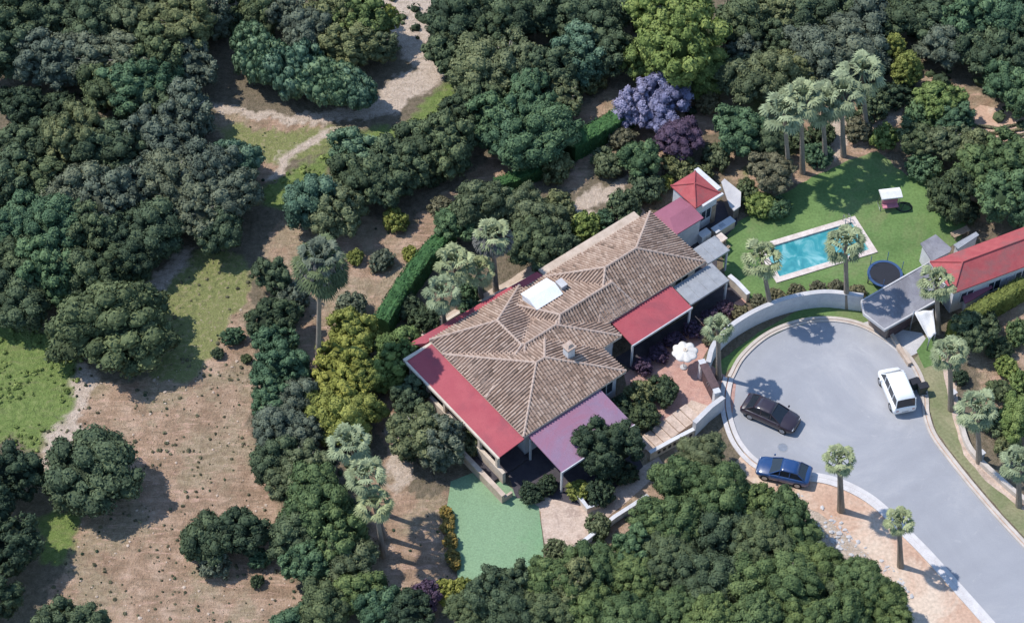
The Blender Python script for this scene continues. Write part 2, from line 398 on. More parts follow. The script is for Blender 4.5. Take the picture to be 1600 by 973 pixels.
# swimming pool frame
pa = math.radians(21); PU = np.array([math.cos(pa), math.sin(pa)]); PV = np.array([-math.sin(pa), math.cos(pa)])
PC = np.array([24.3, 6.35]); PL, PW = 4.45, 2.05
def prect(l, w): return [tuple(PC+PU*a*l+PV*b*w) for a, b in ((-1, -1), (1, -1), (1, 1), (-1, 1))]
POOL_OUT, POOL_MID, POOL_IN = prect(PL, PW), prect(PL-.22, PW-.22), prect(PL-.5, PW-.5)
build_ground()

lawn = px((1128, 395), (1140, 352), (1175, 335), (1230, 300), (1300, 262), (1370, 235), (1400, 262), (1440, 285), (1475, 330), (1510, 350), (1500, 375), (1455, 408), (1410, 440), (1350, 470), (1250, 462), (1185, 490), (1165, 462), (1132, 430))
sheet('lawn', lawn, .012, M_lawn, .14, [POOL_MID])
sheet('lawn', px((1185, 520), (1130, 560), (1100, 585), (1128, 590), (1150, 565), (1195, 530), (1240, 510), (1290, 500), (1345, 505), (1372, 500), (1345, 476), (1290, 474), (1240, 488)), .012, M_lawn, .05)
# paved areas round the villa; patio sheets darkened to imitate shade
sheet('terrace', px((975, 585), (1000, 565), (1100, 500), (1160, 462), (1168, 470), (1120, 520), (1098, 560), (1150, 600), (1145, 645), (1112, 640), (1090, 640), (1040, 660), (990, 650)), .016, M_brick)
sheet('patio', px((960, 560), (1080, 490), (1100, 460), (1140, 440), (1162, 464), (1070, 520), (990, 580)), .024, M_shadepave)
sheet('patio', px((1030, 365), (1100, 310), (1150, 320), (1152, 350), (1130, 375), (1120, 400), (1120, 450), (1060, 440)), .02, M_shadepave)
sheet('patio', px((792, 735), (820, 690), (870, 680), (960, 720), (990, 700), (1005, 730), (960, 765), (905, 790), (850, 775), (806, 780)), .028, M_shadepave, .08)  # dark sheet imitating the shade where the ground drops, not real paving
sheet('path', px((1000, 700), (1015, 690), (1080, 625), (1110, 635), (1098, 652), (1075, 670), (1020, 706)), .03, M_step)
sheet('path', px((640, 570), (672, 530), (800, 463), (930, 385), (1010, 335), (1000, 320), (900, 372), (790, 440), (650, 515)), .016, M_tan, .05)
sheet('path', px((800, 780), (850, 770), (905, 790), (940, 765), (1030, 712), (1040, 730), (960, 800), (880, 870), (850, 850), (845, 800)), .02, M_step, .08)
sheet('court', px((704, 752), (745, 736), (775, 745), (842, 792), (850, 858), (845, 900), (720, 930), (712, 880), (697, 800)), .024, M_court, .02)

# road: cul-de-sac and its street
ring = catmull([(1146, 592), (1164, 560), (1200, 528), (1245, 509), (1290, 503), (1335, 509), (1375, 528), (1408, 553), (1430, 585), (1440, 620), (1442, 648), (1454, 682), (1483, 722), (1520, 768), (1560, 814), (1600, 857), (1690, 955)])
ring_w = [g2(*p) for p in ring]
west = catmull([(1146, 592), (1141, 622), (1145, 655), (1160, 692), (1190, 722), (1235, 735), (1290, 742), (1335, 758), (1375, 783), (1415, 822), (1455, 862), (1500, 912), (1550, 968), (1630, 1060)])
west_w = [g2(*p) for p in west]
sheet('road', ring_w+[g2(1760, 1060)]+west_w[::-1][:-1], .008, M_asph)
strip(ring_w, .0, .16, -.05, .12, 'kerb', M_kerb, 'structure')
strip(ring_w, .16, .24, -.05, .06, 'gutter', M_soil, 'structure')
strip(ring_w, .24, .50, -.05, .12, 'pavement', M_kerb, 'structure')
strip(west_w, -.35, .0, -.05, .12, 'kerb', M_kerbw, 'structure')
strip(west_w[:26], -.8, -.45, -.05, .10, 'pavement', M_kerbw, 'structure')
strip(west_w[26:], -.8, -.35, -.05, .10, 'pavement', M_kerbw, 'structure')
sheet('verge', px((1428, 560), (1448, 540), (1475, 560), (1490, 600), (1500, 665), (1520, 712), (1560, 750), (1600, 782), (1720, 880), (1700, 950), (1612, 852), (1570, 806), (1530, 760), (1493, 714), (1464, 676), (1452, 640), (1448, 600)), .010, M_verge, .04)
sheet('flower_bed', px((1470, 560), (1492, 570), (1500, 660), (1518, 704), (1558, 742), (1600, 776), (1680, 840), (1670, 850), (1590, 790), (1540, 750), (1505, 710), (1488, 650)), .014, M_step, .05)
sheet('bare_ground', px((1165, 705), (1200, 735), (1240, 745), (1290, 752), (1330, 768), (1368, 792), (1408, 832), (1448, 872), (1490, 920), (1540, 975), (1600, 1050), (1350, 1060), (1420, 973), (1360, 870), (1280, 800), (1200, 770), (1140, 730)), .012, M_soil, .04)
sheet('bare_ground', px((1495, 185), (1530, 165), (1570, 172), (1625, 190), (1625, 238), (1560, 234), (1515, 222)), .012, M_soil, .12)
sheet('driveway', px((1345, 505), (1372, 498), (1388, 512), (1440, 520), (1455, 540), (1432, 552), (1416, 560), (1380, 532)), .014, M_pale)
sheet('lawn', px((1432, 548), (1452, 520), (1470, 535), (1470, 565), (1445, 575)), .020, M_lawn, .05)
# pool
M_water, t_, b_ = nodes('pool_water', .06, .5)
v_ = geo_pos(t_)
w_ = N(t_, 'ShaderNodeTexNoise'); w_.inputs['Scale'].default_value = .55; w_.inputs['Detail'].default_value = 5; w_.inputs['Distortion'].default_value = 1.6; t_.links.new(v_, w_.inputs['Vector'])
t_.links.new(ramp(t_, w_.outputs['Fac'], [(.38, (.035, .26, .30)), (.52, (.065, .34, .37)), (.64, (.24, .52, .54))]), b_.inputs['Base Color']); b_.inputs['Alpha'].default_value = .78
bump(t_, b_, noise(t_, 4, 3, .6, v_), .25, .05)
M_pooltile = speckled('pool_tiles', (.30, .55, .60), (.42, .66, .70), 2)
M_coping = speckled('pool_coping', (.52, .43, .38), (.70, .62, .57), 2.5)
pr = empty('swimming_pool', (PC[0], PC[1], 0), 0, 'rectangular turquoise swimming pool with pinkish stone coping set in the lawn', 'swimming pool')
def rel(poly): return [(x-PC[0], y-PC[1]) for x, y in poly]
mb = MB(); o_, i_ = rel(POOL_OUT), rel(POOL_IN)
for k in range(4):
    a, b2, c2, d2 = o_[k], o_[(k+1) % 4], i_[(k+1) % 4], i_[k]
    mb.add([(*a, 0), (*b2, 0), (*c2, -.3), (*d2, -.3), (*a, .1), (*b2, .1), (*c2, .1), (*d2, .1)], [[0, 1, 5, 4], [2, 3, 7, 6], [4, 5, 6, 7]])
mb.build('coping', M_coping, pr)
mb = MB(); 
for k in range(4):
    a, b2 = i_[k], i_[(k+1) % 4]; mb.add([(*a, -.29), (*b2, -.29), (*b2, -1.5), (*a, -1.5)], [[0, 1, 2, 3]])
mb.add([(*p, -1.5) for p in i_], [[0, 1, 2, 3]]); mb.build('basin', M_pooltile, pr)
mesh('water', [(*p, -.06) for p in i_], [[0, 1, 2, 3]], M_water, pr)
# ladder rails on the pool's far end
lp = PC+PU*(PL-.9)+PV*(PW-.3)-PC
for s in (-.22, .22):
    q = lp+PU*s; m = MB(); m.tube([(q[0]+PV[0]*.25, q[1]+PV[1]*.25, .08), (q[0]+PV[0]*.2, q[1]+PV[1]*.2, .75), (q[0]-PV[0]*.2, q[1]-PV[1]*.2, .75), (q[0]-PV[0]*.25, q[1]-PV[1]*.25, -.4)], .03, 6); m.build('ladder_rail', M_metal, pr, True)

# ------------------------------------------------------------------ villa frame
SC = g(818, 683, 3.2); HA = math.radians(38.3)
HM = Matrix.Translation((SC[0], SC[1], 0))@Matrix.Rotation(HA, 4, 'Z')
HMI = HM.inverted()
def hl(pxx, pyy, z): 
    p = HMI@Vector(g(pxx, pyy, z)); return (p.x, p.y, z)

def tiled_face(acc, poly3, tw=.25, tl=.44):
    """barrel tiles on one planar roof face; poly3[0] -> poly3[1] is the eave"""
    P = [Vector(p) for p in poly3]; e = (P[1]-P[0]).normalized()
    n = Vector((0, 0, 0))
    for i in range(1, len(P)-1): n += (P[i]-P[0]).cross(P[i+1]-P[0])
    n.normalize()
    if n.z < 0: n = -n
    up = n.cross(e).normalized()
    if up.z < 0: up = -up
    q = [((p-P[0]).dot(e), (p-P[0]).dot(up)) for p in P]
    smin, smax = min(a for a, _ in q), max(a for a, _ in q)
    K = 5; hs_ = (0, .085, .10, .085, 0, 0); ws_ = (0, .13, .32, .51, .62, 1.0); cols = int((smax-smin)/tw)+1
    def trange(s):
        ts = []
        for i in range(len(q)):
            (a, b), (c, d) = q[i], q[(i+1) % len(q)]
            if (a-s)*(c-s) <= 0 and abs(a-c) > 1e-6: ts.append(b+(d-b)*(s-a)/(c-a))
        return (min(ts), max(ts)) if len(ts) > 1 else None
    for c in range(cols):
        jit = rng.uniform(0, .5)*tl; ct = rng.gauss(0, .07)
        lines = []
        for k in range(K+1):
            s = min(smin+(c+ws_[k])*tw, smax-1e-4); s = max(s, smin+1e-4)
            lines.append((s, trange(s), hs_[k]))
        if any(l[1] is None for l in lines): continue
        lo = min(l[1][0] for l in lines); hi = max(l[1][1] for l in lines)
        r = int((lo-jit)/tl)-1
        while jit+r*tl < hi:
            a, b = jit+r*tl, jit+(r+1)*tl; r += 1
            if b <= lo: continue
            tone = min(1, max(0, rng.choice([.35, .5, .6, .65, .75, .95])+rng.gauss(0, .10)+ct))
            for k in range(K):
                quad = []
                for (s, (t0, t1), h), end in ((lines[k], 0), (lines[k+1], 0), (lines[k+1], 1), (lines[k], 1)):
                    t = min(max(a if end == 0 else b, t0-.0), t1)
                    quad.append(P[0]+e*s+up*t+n*(h+(.03 if end == 0 else .0)+.01))
                if (quad[0]-quad[3]).length+(quad[1]-quad[2]).length < 1e-3: continue
                base = len(acc[0]); acc[0].extend(quad); acc[1].append([base, base+1, base+2, base+3]); acc[2].extend([tone*(.12 if k == K-1 else 1)]*4)
def tile_mesh(name, faces, parent):
    acc = ([], [], []); base = MB()
    for f in faces:
        tiled_face(acc, f); n = len(base.v); 
        base.add(f, [list(range(len(f)))])
    o = mesh(name, acc[0], acc[1], M_tile, parent)
    a = o.data.attributes.new('tone', 'FLOAT', 'POINT'); a.data.foreach_set('value', acc[2])
    # solid deck under the tiles
    d = MB()
    for f in faces:
        n = len(f); d.add([(p[0], p[1], p[2]-.03) for p in f]+[(p[0], p[1], p[2]-.2) for p in f], [list(range(n)), list(range(n, 2*n))[::-1]]+[[i, (i+1) % n, n+(i+1) % n, n+i] for i in range(n)])
    d.build('roof_deck', M_cream, o)
    return o
def ridge(o, segs, r=.11):
    m = MB()
    for a, b in segs:
        a, b = Vector(a), Vector(b); L = (b-a).length; k = max(1, int(L/.42))
        for i in range(k):
            p, q = a+(b-a)*i/k, a+(b-a)*(i+1)/k; m.tube([p+Vector((0, 0, .06)), q+Vector((0, 0, .045))], [r, r*.85], 7)
    return m.build('ridge_cap', M_ridge, o)
def hip_roof(parent, u0, u1, v0, v1, ze, ra, rb, extra=(), skip=(), znw=None):
    """hip roof over a rectangle with ridge ends ra, rb (towards larger u or v last)"""
    A, B, Cc, D = (u0, v0, ze), (u1, v0, ze), (u1, v1, ze), (u0, v1, ze)
    if abs(ra[1]-rb[1]) <= abs(ra[0]-rb[0]):    # ridge along u
        fs = [[A, B, rb, ra], [B, Cc, rb], [Cc, D, ra, rb], [D, A, ra]]
        hs = [(A, ra), (B, rb), (Cc, rb), (D, ra), (ra, rb)]
    else:                                       # ridge along v
        fs = [[A, B, ra], [B, Cc, rb, ra], [Cc, D, rb], [D, A, ra, rb]]
        hs = [(A, ra), (B, ra), (Cc, rb), (D, rb), (ra, rb)]
    o = tile_mesh('roof', fs, parent); ridge(o, hs); return o

V = empty('villa', (SC[0], SC[1], 0), HA, 'large white villa with stepped brown tiled hip roofs and red awnings around it', 'villa')
# walls
mb = MB()
for u0, u1, v0, v1 in ((.5, 9.3, .5, 10.9), (4.0, 11.2, 3.2, 10.6), (10.8, 21.0, 4.9, 10.5)):
    mb.box(u0, v0, 0, u1, v1, 3.1)
mb.build('wall', M_white, V)
# roofs, ridge heights from the photograph
aF, bF = hl(838, 567, 4.75), hl(850, 559, 4.75)
aF = (aF[0], (aF[1]+bF[1])/2, 4.75); bF = (bF[0]+.05, aF[1], 4.75)
hip_roof(V, 0, 9.8, 0, 9.75, 3.2, aF, bF)
p2 = hl(777, 501.5, 4.45); hip_roof(V, .02, 8.7, 4.5, 11.45, 3.22, (p2[0], 6.0, 4.45), p2)
m1 = hl(868.6, 508, 4.5); hip_roof(V, 2.2, 11.65, 2.75, 9.3, 3.24, (4.8, m1[1], 4.5), m1)
b1 = hl(941, 451, 4.75); b2 = hl(872.5, 489.4, 4.75); hip_roof(V, 6.6, 14.5, 4.42, 11.0, 3.23, (b2[0], b1[1], 4.75), (13.6, b1[1], 4.75))
c1 = hl(945.6, 418, 5.3); c2 = hl(994, 388.6, 5.3); hip_roof(V, 10.7, 21.5, 4.38, 10.95, 3.2, (c1[0], (c1[1]+c2[1])/2, 5.3), (c2[0], (c1[1]+c2[1])/2, 5.3))
# pale ledge along the garden side, thin red awning there too
mb = MB(); mb.box(10.9, 10.97, 2.9, 20.6, 11.85, 3.12); mb.build('ledge', M_tan, V)
mb = MB(); mb.prism([(-.3, 11.47), (10.8, 11.1), (10.8, 11.9), (-1.6, 12.4)], 2.7, [3.1, 3.1, 2.9, 2.9]); mb.build('awning_roof', M_red, V)
# red awning along the south-west front
mb = MB(); mb.prism([(-2.35, -.12), (-.03, -.12), (-.03, 11.1), (-2.45, 11.1)], [2.75, 3.05, 3.05, 2.75], [2.87, 3.17, 3.17, 2.87]); aw = mb.build('awning_roof', M_red, V)
mb = MB(); mb.box(-2.52, -.2, 2.68, -2.36, 11.3, 2.90); mb.box(-2.52, 11.12, 2.7, .1, 11.4, 3.0); mb.build('edge_trim', M_cream, aw)
# terrace and parapets below it
mb = MB(); mb.box(-3.3, -.1, 0, .4, 10.4, .3); mb.build('terrace_base', M_shadepave, V)
mb = MB(); mb.box(-3.5, -1.9, 0, -3.28, 10.4, 1.0); mb.box(-3.28, -1.9, 0, -2.5, -1.72, .55); mb.box(-3.56, -1.96, 1.0, -3.2, 10.45, 1.07); mb.build('parapet', M_tan, V)
mb = MB(); mb.box(-2.42, -.6, .1, -2.15, 10.9, 1.35); mb.build('parapet', M_cream, V)
for k in range(6):
    mb = MB(); v = .1+k*2.1; mb.box(-2.37, v, 1.36, -2.13, v+.24, 2.74); mb.build('column', M_cream, V)
def window(parent, M, w, h, frame=M_white, depth=.06):
    """window set on a wall: local x along the wall, y outward"""
    f = MB(); b = .07
    for x0, z0, x1, z1 in ((-w/2-b, -b, w/2+b, 0), (-w/2-b, h, w/2+b, h+b), (-w/2-b, 0, -w/2, h), (w/2, 0, w/2+b, h), (-.03, 0, .03, h)):
        f.box(x0, -.02, z0, x1, depth, z1, M=M)
    o = f.build('window', frame, parent)
    p = MB(); p.box(-w/2, -.02, 0, w/2, .02, h, M=M); p.build('pane', M_window, o)
    return o
def wm(x, y, z, ang): return Matrix.Translation((x, y, z))@Matrix.Rotation(ang, 4, 'Z')
for v in (1.9, 4.4, 6.9, 9.3): window(V, wm(.5, v, .9, math.pi/2), 1.3, 1.5)
for u in (1.6, 3.8, 8.3): window(V, wm(u, .5, 1.0, math.pi), 1.2, 1.3)
for u in (12.6, 15.0, 17.3, 19.6): window(V, wm(u, 4.9, .4, math.pi), 1.3, 2.0)
for v in (6.4, 8.8): window(V, wm(21.0, v, 1.0, -math.pi/2), 1.2, 1.2)
mb = MB(); mb.box(5.6, .42, 0.05, 6.6, .5, 2.1); d = mb.build('door', M_wood, V); mb = MB(); mb.box(6.4, .36, 1.0, 6.48, .42, 1.12); mb.build('handle', M_metal, d)
# chimney
ch = hl(889, 546, 4.9); mb = MB(); mb.box(ch[0]-.32, ch[1]-.3, 3.6, ch[0]+.32, ch[1]+.3, 5.25); c = mb.build('chimney', M_white, V)
mb = MB(); mb.box(ch[0]-.42, ch[1]-.4, 5.25, ch[0]+.42, ch[1]+.4, 5.36); mb.box(ch[0]-.3, ch[1]-.28, 5.36, ch[0]+.3, ch[1]+.28, 5.6, taper=.14); mb.build('chimney_cap', M_ridge, c)
# white glazed roof lantern
M_lantern = speckled('white_roof_sheeting', (.72, .74, .78), (.82, .83, .85), 1.5, .35, .1)
l0 = hl(808, 470, 4.3); mb = MB(); x0, x1, y0, y1 = 7.75, 10.1, 8.1, 9.9
mb.box(x0, y0, 3.2, x1, y1, 4.35); rl = mb.build('roof_lantern', M_lantern, V)
mb = MB(); ym = (y0+y1)/2; mb.add([(x0-.1, y0-.1, 4.36), (x1+.1, y0-.1, 4.36), (x1+.1, y1+.1, 4.36), (x0-.1, y1+.1, 4.36), (x0-.1, ym, 4.72), (x1+.1, ym, 4.72)], [[0, 1, 5, 4], [2, 3, 4, 5], [0, 4, 3], [1, 2, 5], [3, 2, 1, 0]])
mb.build('lantern_roof', M_lantern, rl)
mb = MB(); mb.box(10.4, 8.4, 3.6, 10.9, 9.1, 4.55); mb.box(10.35, 8.35, 4.55, 10.95, 9.15, 4.63); mb.build('vent_box', M_pale, V)
# flat lean-to roofs on posts
def lean_to(name, u0, u1, v0, v1, z, mat, label, cat, rise=.12, ribs=0, parent_top=True):
    o = empty(name, HM@Vector((u0, v0, 0)), HA, label, cat)
    w, dd = u1-u0, v1-v0
    m = MB(); m.prism([(0, 0), (w, 0), (w, dd), (0, dd)], [z-.1, z-.1, z+rise-.1, z+rise-.1], [z, z, z+rise, z+rise])
    r = m.build('roof', mat, o)
    if not ribs:
        for k in range(1, 4):
            m = MB(); m.tube([(w*k/4, .02, z+.002), (w*k/4, dd-.02, z+rise+.002)], .012, 4); m.build('roof_seam', mat, r)
    if ribs:
        m = MB()
        for k in range(ribs+1):
            x = w*k/ribs; m.tube([(x, 0, z+.01), (x, dd, z+rise+.01)], .03, 5)
        m.build('roof_rib', mat, r)
    m = MB(); m.box(-.05, -.07, z-.16, w+.05, -.005, z+.03); m.build('fascia', M_white if not ribs else M_metal, r)
    for x in (.1, w-.1):
        for y in (.1, dd-.1):
            m = MB(); m.box(x-.07, y-.07, 0, x+.07, y+.07, z-.1); m.build('post', M_white, o)
    return o
lean_to('porch', .45, 7.3, -3.88, -.02, 2.75, M_mauve, 'open porch with a flat faded mauve roof against the villa, half under a tree', 'porch', .25)
lean_to('porch', 12.0, 17.95, 1.85, 4.36, 2.75, M_red, 'open porch with a flat bright red roof on the street side of the villa', 'porch', .3)
lean_to('porch', 18.2, 22.1, 2.25, 4.3, 2.55, M_grey, 'pergola roofed with ribbed grey sheets between the red porch and the lawn', 'pergola', .15, 4)
q = [hl(1076, 384, 2.5), hl(1124, 399, 2.5)]
lean_to('porch', 22.0, 24.2, 4.55, 6.3, 2.5, M_grey, 'small pergola roofed with ribbed grey sheets at the pool end of the villa', 'pergola', .1, 3)

# outbuilding with pyramid roof and its dull red neighbour
ob = empty('outbuilding', HM@Vector((21.6, 8.0, 0)), HA, 'low annex with a flat dull red roof linking the villa to the garden house', 'annex')
mb = MB(); mb.box(.15, .2, 0, 2.8, 2.6, 2.85); mb.build('wall', M_white, ob)
mb = MB(); mb.add([(0, 0, 3.0), (2.95, 0, 3.0), (2.95, 2.8, 3.0), (0, 2.8, 3.0), (.7, 1.5, 3.22), (2.95, 1.5, 3.22), (0, 0, 2.88), (2.95, 0, 2.88), (2.95, 2.8, 2.88), (0, 2.8, 2.88)], [[0, 1, 5, 4], [2, 3, 4, 5], [0, 4, 3], [1, 2, 5], [6, 9, 8, 7], [0, 1, 7, 6], [1, 2, 8, 7], [2, 3, 9, 8], [3, 0, 6, 9]]); mb.build('roof', M_darkred, ob)
gh = empty('garden_house', HM@Vector((24.55, 8.95, 0)), HA, 'small garden house with a red pyramid roof edged in white', 'garden house')
mb = MB(); mb.box(.15, .15, 0, 2.4, 2.85, 3.2); mb.build('wall', M_white, gh)
mb = MB(); mb.add([(0, 0, 3.3), (2.6, 0, 3.3), (2.6, 3.05, 3.3), (0, 3.05, 3.3), (1.1, 1.5, 4.15), (0, 0, 3.2), (2.6, 0, 3.2), (2.6, 3.05, 3.2), (0, 3.05, 3.2)], [[0, 1, 4], [1, 2, 4], [2, 3, 4], [3, 0, 4], [5, 8, 7, 6], [0, 1, 6, 5], [1, 2, 7, 6], [2, 3, 8, 7], [3, 0, 5, 8]]); r = mb.build('roof', M_redtile, gh)
mb = MB()
for p in ((0, 0), (2.6, 0), (2.6, 3.05), (0, 3.05)): mb.tube([(*p, 3.33), (1.1, 1.5, 4.2)], .06, 6)
mb.build('ridge_cap', M_redtile, r)
mb = MB(); mb.box(.6, -.22, 3.12, 2.75, -.02, 3.3); mb.box(2.62, .4, 3.05, 3.05, 3.2, 3.3); mb.build('gutter', M_white, gh)
window(gh, wm(1.3, .15, 1.0, math.pi), 1.0, 1.1)
mb = MB(); mb.box(1.9, .07, 0, 2.35, .15, 2.0); mb.build('door', M_wood, gh)
sl = g(1140, 300, 2.1); poly = px((1127, 284, 1.4), (1132, 279, 1.4), (1158, 300, 1.4), (1157, 322, 1.4), (1147, 329, 1.4), (1140, 322, 1.4))
sh = empty('storage_shed', (sl[0], sl[1], 0), 0, 'low shed with a pale concrete roof slab beside the garden house', 'shed')
mb = MB(); mb.prism([(x-sl[0], y-sl[1]) for x, y in poly], 1.28, 1.4); mb.build('roof', M_pale, sh)
cxp = sum(x for x, y in poly)/6-sl[0]; cyp = sum(y for x, y in poly)/6-sl[1]
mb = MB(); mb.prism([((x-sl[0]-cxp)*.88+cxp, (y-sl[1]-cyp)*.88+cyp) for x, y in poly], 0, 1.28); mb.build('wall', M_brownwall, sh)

# patio things: masonry counter, barbecue, table
def at(pxx, pyy, z=0): return tuple(g(pxx, pyy, z))
c = empty('counter', at(1129, 362), HA, 'low stone counter with a white top at the edge of the shaded patio', 'counter')
mb = MB(); mb.box(-1.0, -.3, 0, 1.0, .3, .8); mb.build('base', M_tan, c); mb = MB(); mb.box(-1.05, -.35, .8, 1.05, .35, .88); mb.build('worktop', M_white, c, bevel=.01)
mb = MB(); mb.box(-.4, -.18, .884, .1, .18, .90); mb.build('basin', M_metal, c)
c = empty('table', at(1120, 384), HA, 'pink topped garden table beside the small grey pergola', 'table')
mb = MB(); mb.box(-.75, -.4, .70, .75, .4, .76); mb.build('tabletop', M_coping, c, bevel=.01)
for x in (-.68, .6):
    for y in (-.34, .26):
        mb = MB(); mb.box(x, y, 0, x+.08, y+.08, .70); mb.build('leg', M_wood, c)
c = empty('sideboard', at(1099, 376), HA, 'white cabinet standing against the patio beside the pink table', 'cabinet')
mb = MB(); mb.box(-.5, -.3, 0, .5, .3, 1.0); mb.build('body', M_white, c, bevel=.02)
mb = MB(); mb.box(-.48, -.325, .06, -.01, -.303, .95); mb.build('cabinet_door', M_fabric, c); mb = MB(); mb.box(.01, -.325, .06, .48, -.303, .95); mb.build('cabinet_door', M_fabric, c)
c = empty('bench', at(1130, 395), HA+.2, 'small pale garden bench at the lawn edge beside the pink table', 'bench')
mb = MB()
for k in range(4): mb.box(-.6, -.25+k*.13, .42, .6, -.15+k*.13, .46)
mb.build('seat', M_wood, c); mb = MB()
for k in range(3): mb.box(-.6, .27, .55+k*.13, .6, .31, .65+k*.13)
mb.build('backrest', M_wood, c)
for x in (-.5, .44):
    mb = MB(); mb.box(x, -.22, 0, x+.06, -.16, .42); mb.box(x, .22, 0, x+.06, .28, .93); mb.build('leg', M_wood, c)

# ------------------------------------------------------------------ walls round the plot
def wall(name, pts, h, th, mat, label, cat='wall', cap=None, z0=0, closed=False):
    pts = [Vector(p) for p in pts]; o = empty(name, (pts[0].x, pts[0].y, 0), 0, label, cat)
    rp = [(p.x-pts[0].x, p.y-pts[0].y) for p in pts]
    strip(rp, -th/2, th/2, 0, h, 'wall_body', mat, parent=o)
    if cap: strip(rp, -th/2-.04, th/2+.04, h, h+.06, 'coping', cap, parent=o)
    return o
cw = catmull(px((1104, 588), (1113, 560), (1138, 532), (1180, 506), (1230, 487), (1285, 478), (1345, 484)))
wall('garden_wall', cw, 1.75, .3, M_white, 'tall curved white wall between the pool lawn and the turning circle', cap=M_pale)
wall('garden_wall', px((1128, 640), (1108, 655), (1083, 680)), 1.6, .3, M_white, 'short white wall angled beside the boarded gate', cap=M_pale)
lw = wall('garden_wall', px((1083, 681), (1050, 698), (1014, 718)), .9, .22, M_cream, 'low cream wall pierced by a row of openings below the steps', cap=M_white)
P0, P1 = Vector(g2(1083, 681)), Vector(g2(1014, 718)); dd = (P1-P0)
for k in range(7):
    m = MB(); p = dd*((k+.7)/8.4); a = math.atan2(dd.y, dd.x); m.box(-.12, -.13, .35, .12, .13, .62, M=Matrix.Translation((p.x, p.y, 0))@Matrix.Rotation(a, 4, 'Z')); m.build('opening', M_black, lw)
wall('garden_wall', px((1012, 782), (960, 815), (893, 868)), .7, .22, M_white, 'long low white wall running down beside the pine wood', cap=M_white)
wall('garden_wall', catmull(px((1497, 652), (1510, 695), (1530, 722), (1560, 750), (1600, 784), (1690, 850))), .45, .35, M_kerb, 'low curved stone wall behind the grass verge of the street')
wall('garden_wall', px((1168, 471), (1150, 452), (1138, 442)), .9, .3, M_cream, 'short cream wall at the lawn corner of the dark patio', cap=M_white)
wall('garden_wall', px((1344, 482), (1366, 498), (1390, 522), (1405, 548), (1421, 572)), .4, .3, M_tan, 'low brown wall curving along the driveway to the grey garage')
wall('garden_wall', px((640, 560), (662, 528), (720, 492), (850, 428)), .5, .25, M_cream, 'low cream wall along the garden side of the villa')
wall('retaining_wall', px((903, 780), (918, 800), (938, 792)), .6, .22, M_cream, 'small cream retaining wall corner below the mauve porch', cap=M_white)
# gate
gt = g2(1112, 612); ga = math.atan2(g2(1128, 640)[1]-g2(1103, 590)[1], g2(1128, 640)[0]-g2(1103, 590)[0])
G = empty('gate', (gt[0]-.3, gt[1], 0), ga, 'dark boarded double gate between two white posts at the brick terrace', 'gate')
for s in (-1, 1):
    mb = MB()
    for k in range(6): mb.box(s*.02+s*k*.2, -.04, .1, s*.02+s*(k+1)*.2-s*.015, .03, 1.7)
    mb.box(min(0, s*1.2), .03, .35, max(0, s*1.2), .08, .5); mb.box(min(0, s*1.2), .03, 1.3, max(0, s*1.2), .08, 1.45)
    lf = mb.build('gate_leaf', M_gatewood, G)
    mb = MB(); mb.box(s*.12-.02, -.1, .9, s*.12+.02, -.04, 1.1); mb.build('handle', M_metal, lf)
    mb = MB(); mb.box(s*1.42-.2, -.2, 0, s*1.42+.2, .2, 1.9); mb.box(s*1.42-.26, -.26, 1.9, s*1.42+.26, .26, 2.0); mb.build('gatepost', M_white, G, bevel=.01)
mb = MB(); mb.box(-1.2, -.32, 1.95, 1.2, .32, 2.05); mb.build('gate_roof', M_gatewood, G)
# ladder of steps by the gate
st = empty('steps', at(1045, 672), HA, 'flight of pale stone steps descending from the terrace to the garden', 'steps')
for k in range(7):
    mb = MB(); mb.box(-2.5+k*.7, -.8, .03, -1.83+k*.7, .8, .08+.07*k); mb.build('step', M_step, st)
# ------------------------------------------------------------------ right-hand house
def RP(*pts): return [Vector(g(*p)) for p in pts]
R = empty('annex_house', at(1500, 470), 0, 'long garden annex with a red hip roof at the right edge behind the lawn', 'house')
R0 = Vector(at(1500, 470))
ra_ = math.radians(35); rw = [Vector(g(1453, 409, 2.9)), Vector(g(1489, 457, 2.9))]
RA = Vector(g(1453, 409, 2.9)); RS = Vector(g(1490, 458, 2.9)); dv = RS-RA; L = dv.length; du = Vector((-dv.y, dv.x, 0)).normalized()
LEN = 9.2
RE, RN = RS+du*LEN, RA+du*LEN
ap1 = (RA+RS)/2+du*1.7; ap1.z = 3.9; ap2 = (RE+RN)/2-du*1.2; ap2.z = 3.9
def rr(p): return tuple(Vector(p)-R0+Vector((0, 0, R0.z)))
mb = MB(); A, B_, C_, D_ = RA, RS, RE, RN
lowv = [Vector((p.x, p.y, 2.8)) for p in (A, B_, C_, D_)]
mb.add([rr(p) for p in (A, B_, C_, D_, ap1, ap2)]+[rr(p) for p in lowv], [[1, 0, 4], [1, 4, 5, 2], [2, 5, 3], [3, 5, 4, 0], [6, 7, 8, 9], [0, 1, 7, 6], [1, 2, 8, 7], [2, 3, 9, 8], [3, 0, 6, 9]])
r = mb.build('roof', M_redtile, R)
mb = MB()
for p, q in ((A, ap1), (B_, ap1), (ap1, ap2), (C_, ap2), (D_, ap2)): mb.tube([rr(p+Vector((0, 0, .04))), rr(q+Vector((0, 0, .04)))], .07, 6)
mb.build('ridge_cap', M_redtile, r)
ins = [A+(dv.normalized()+du)*.3, B_+(-dv.normalized()+du)*.3, C_+(-dv.normalized()-du)*.3, D_+(dv.normalized()-du)*.3]
mb = MB(); mb.prism([rr(p)[:2] for p in ins], 0, 2.79); mb.build('wall', M_white, R)
wa = math.atan2(du.y, du.x)
for k in range(3):
    p = B_-dv.normalized()*.3+du*(1.6+k*2.5)-R0; window(R, wm(p.x, p.y, .9, wa+math.pi), 1.1, 1.1)
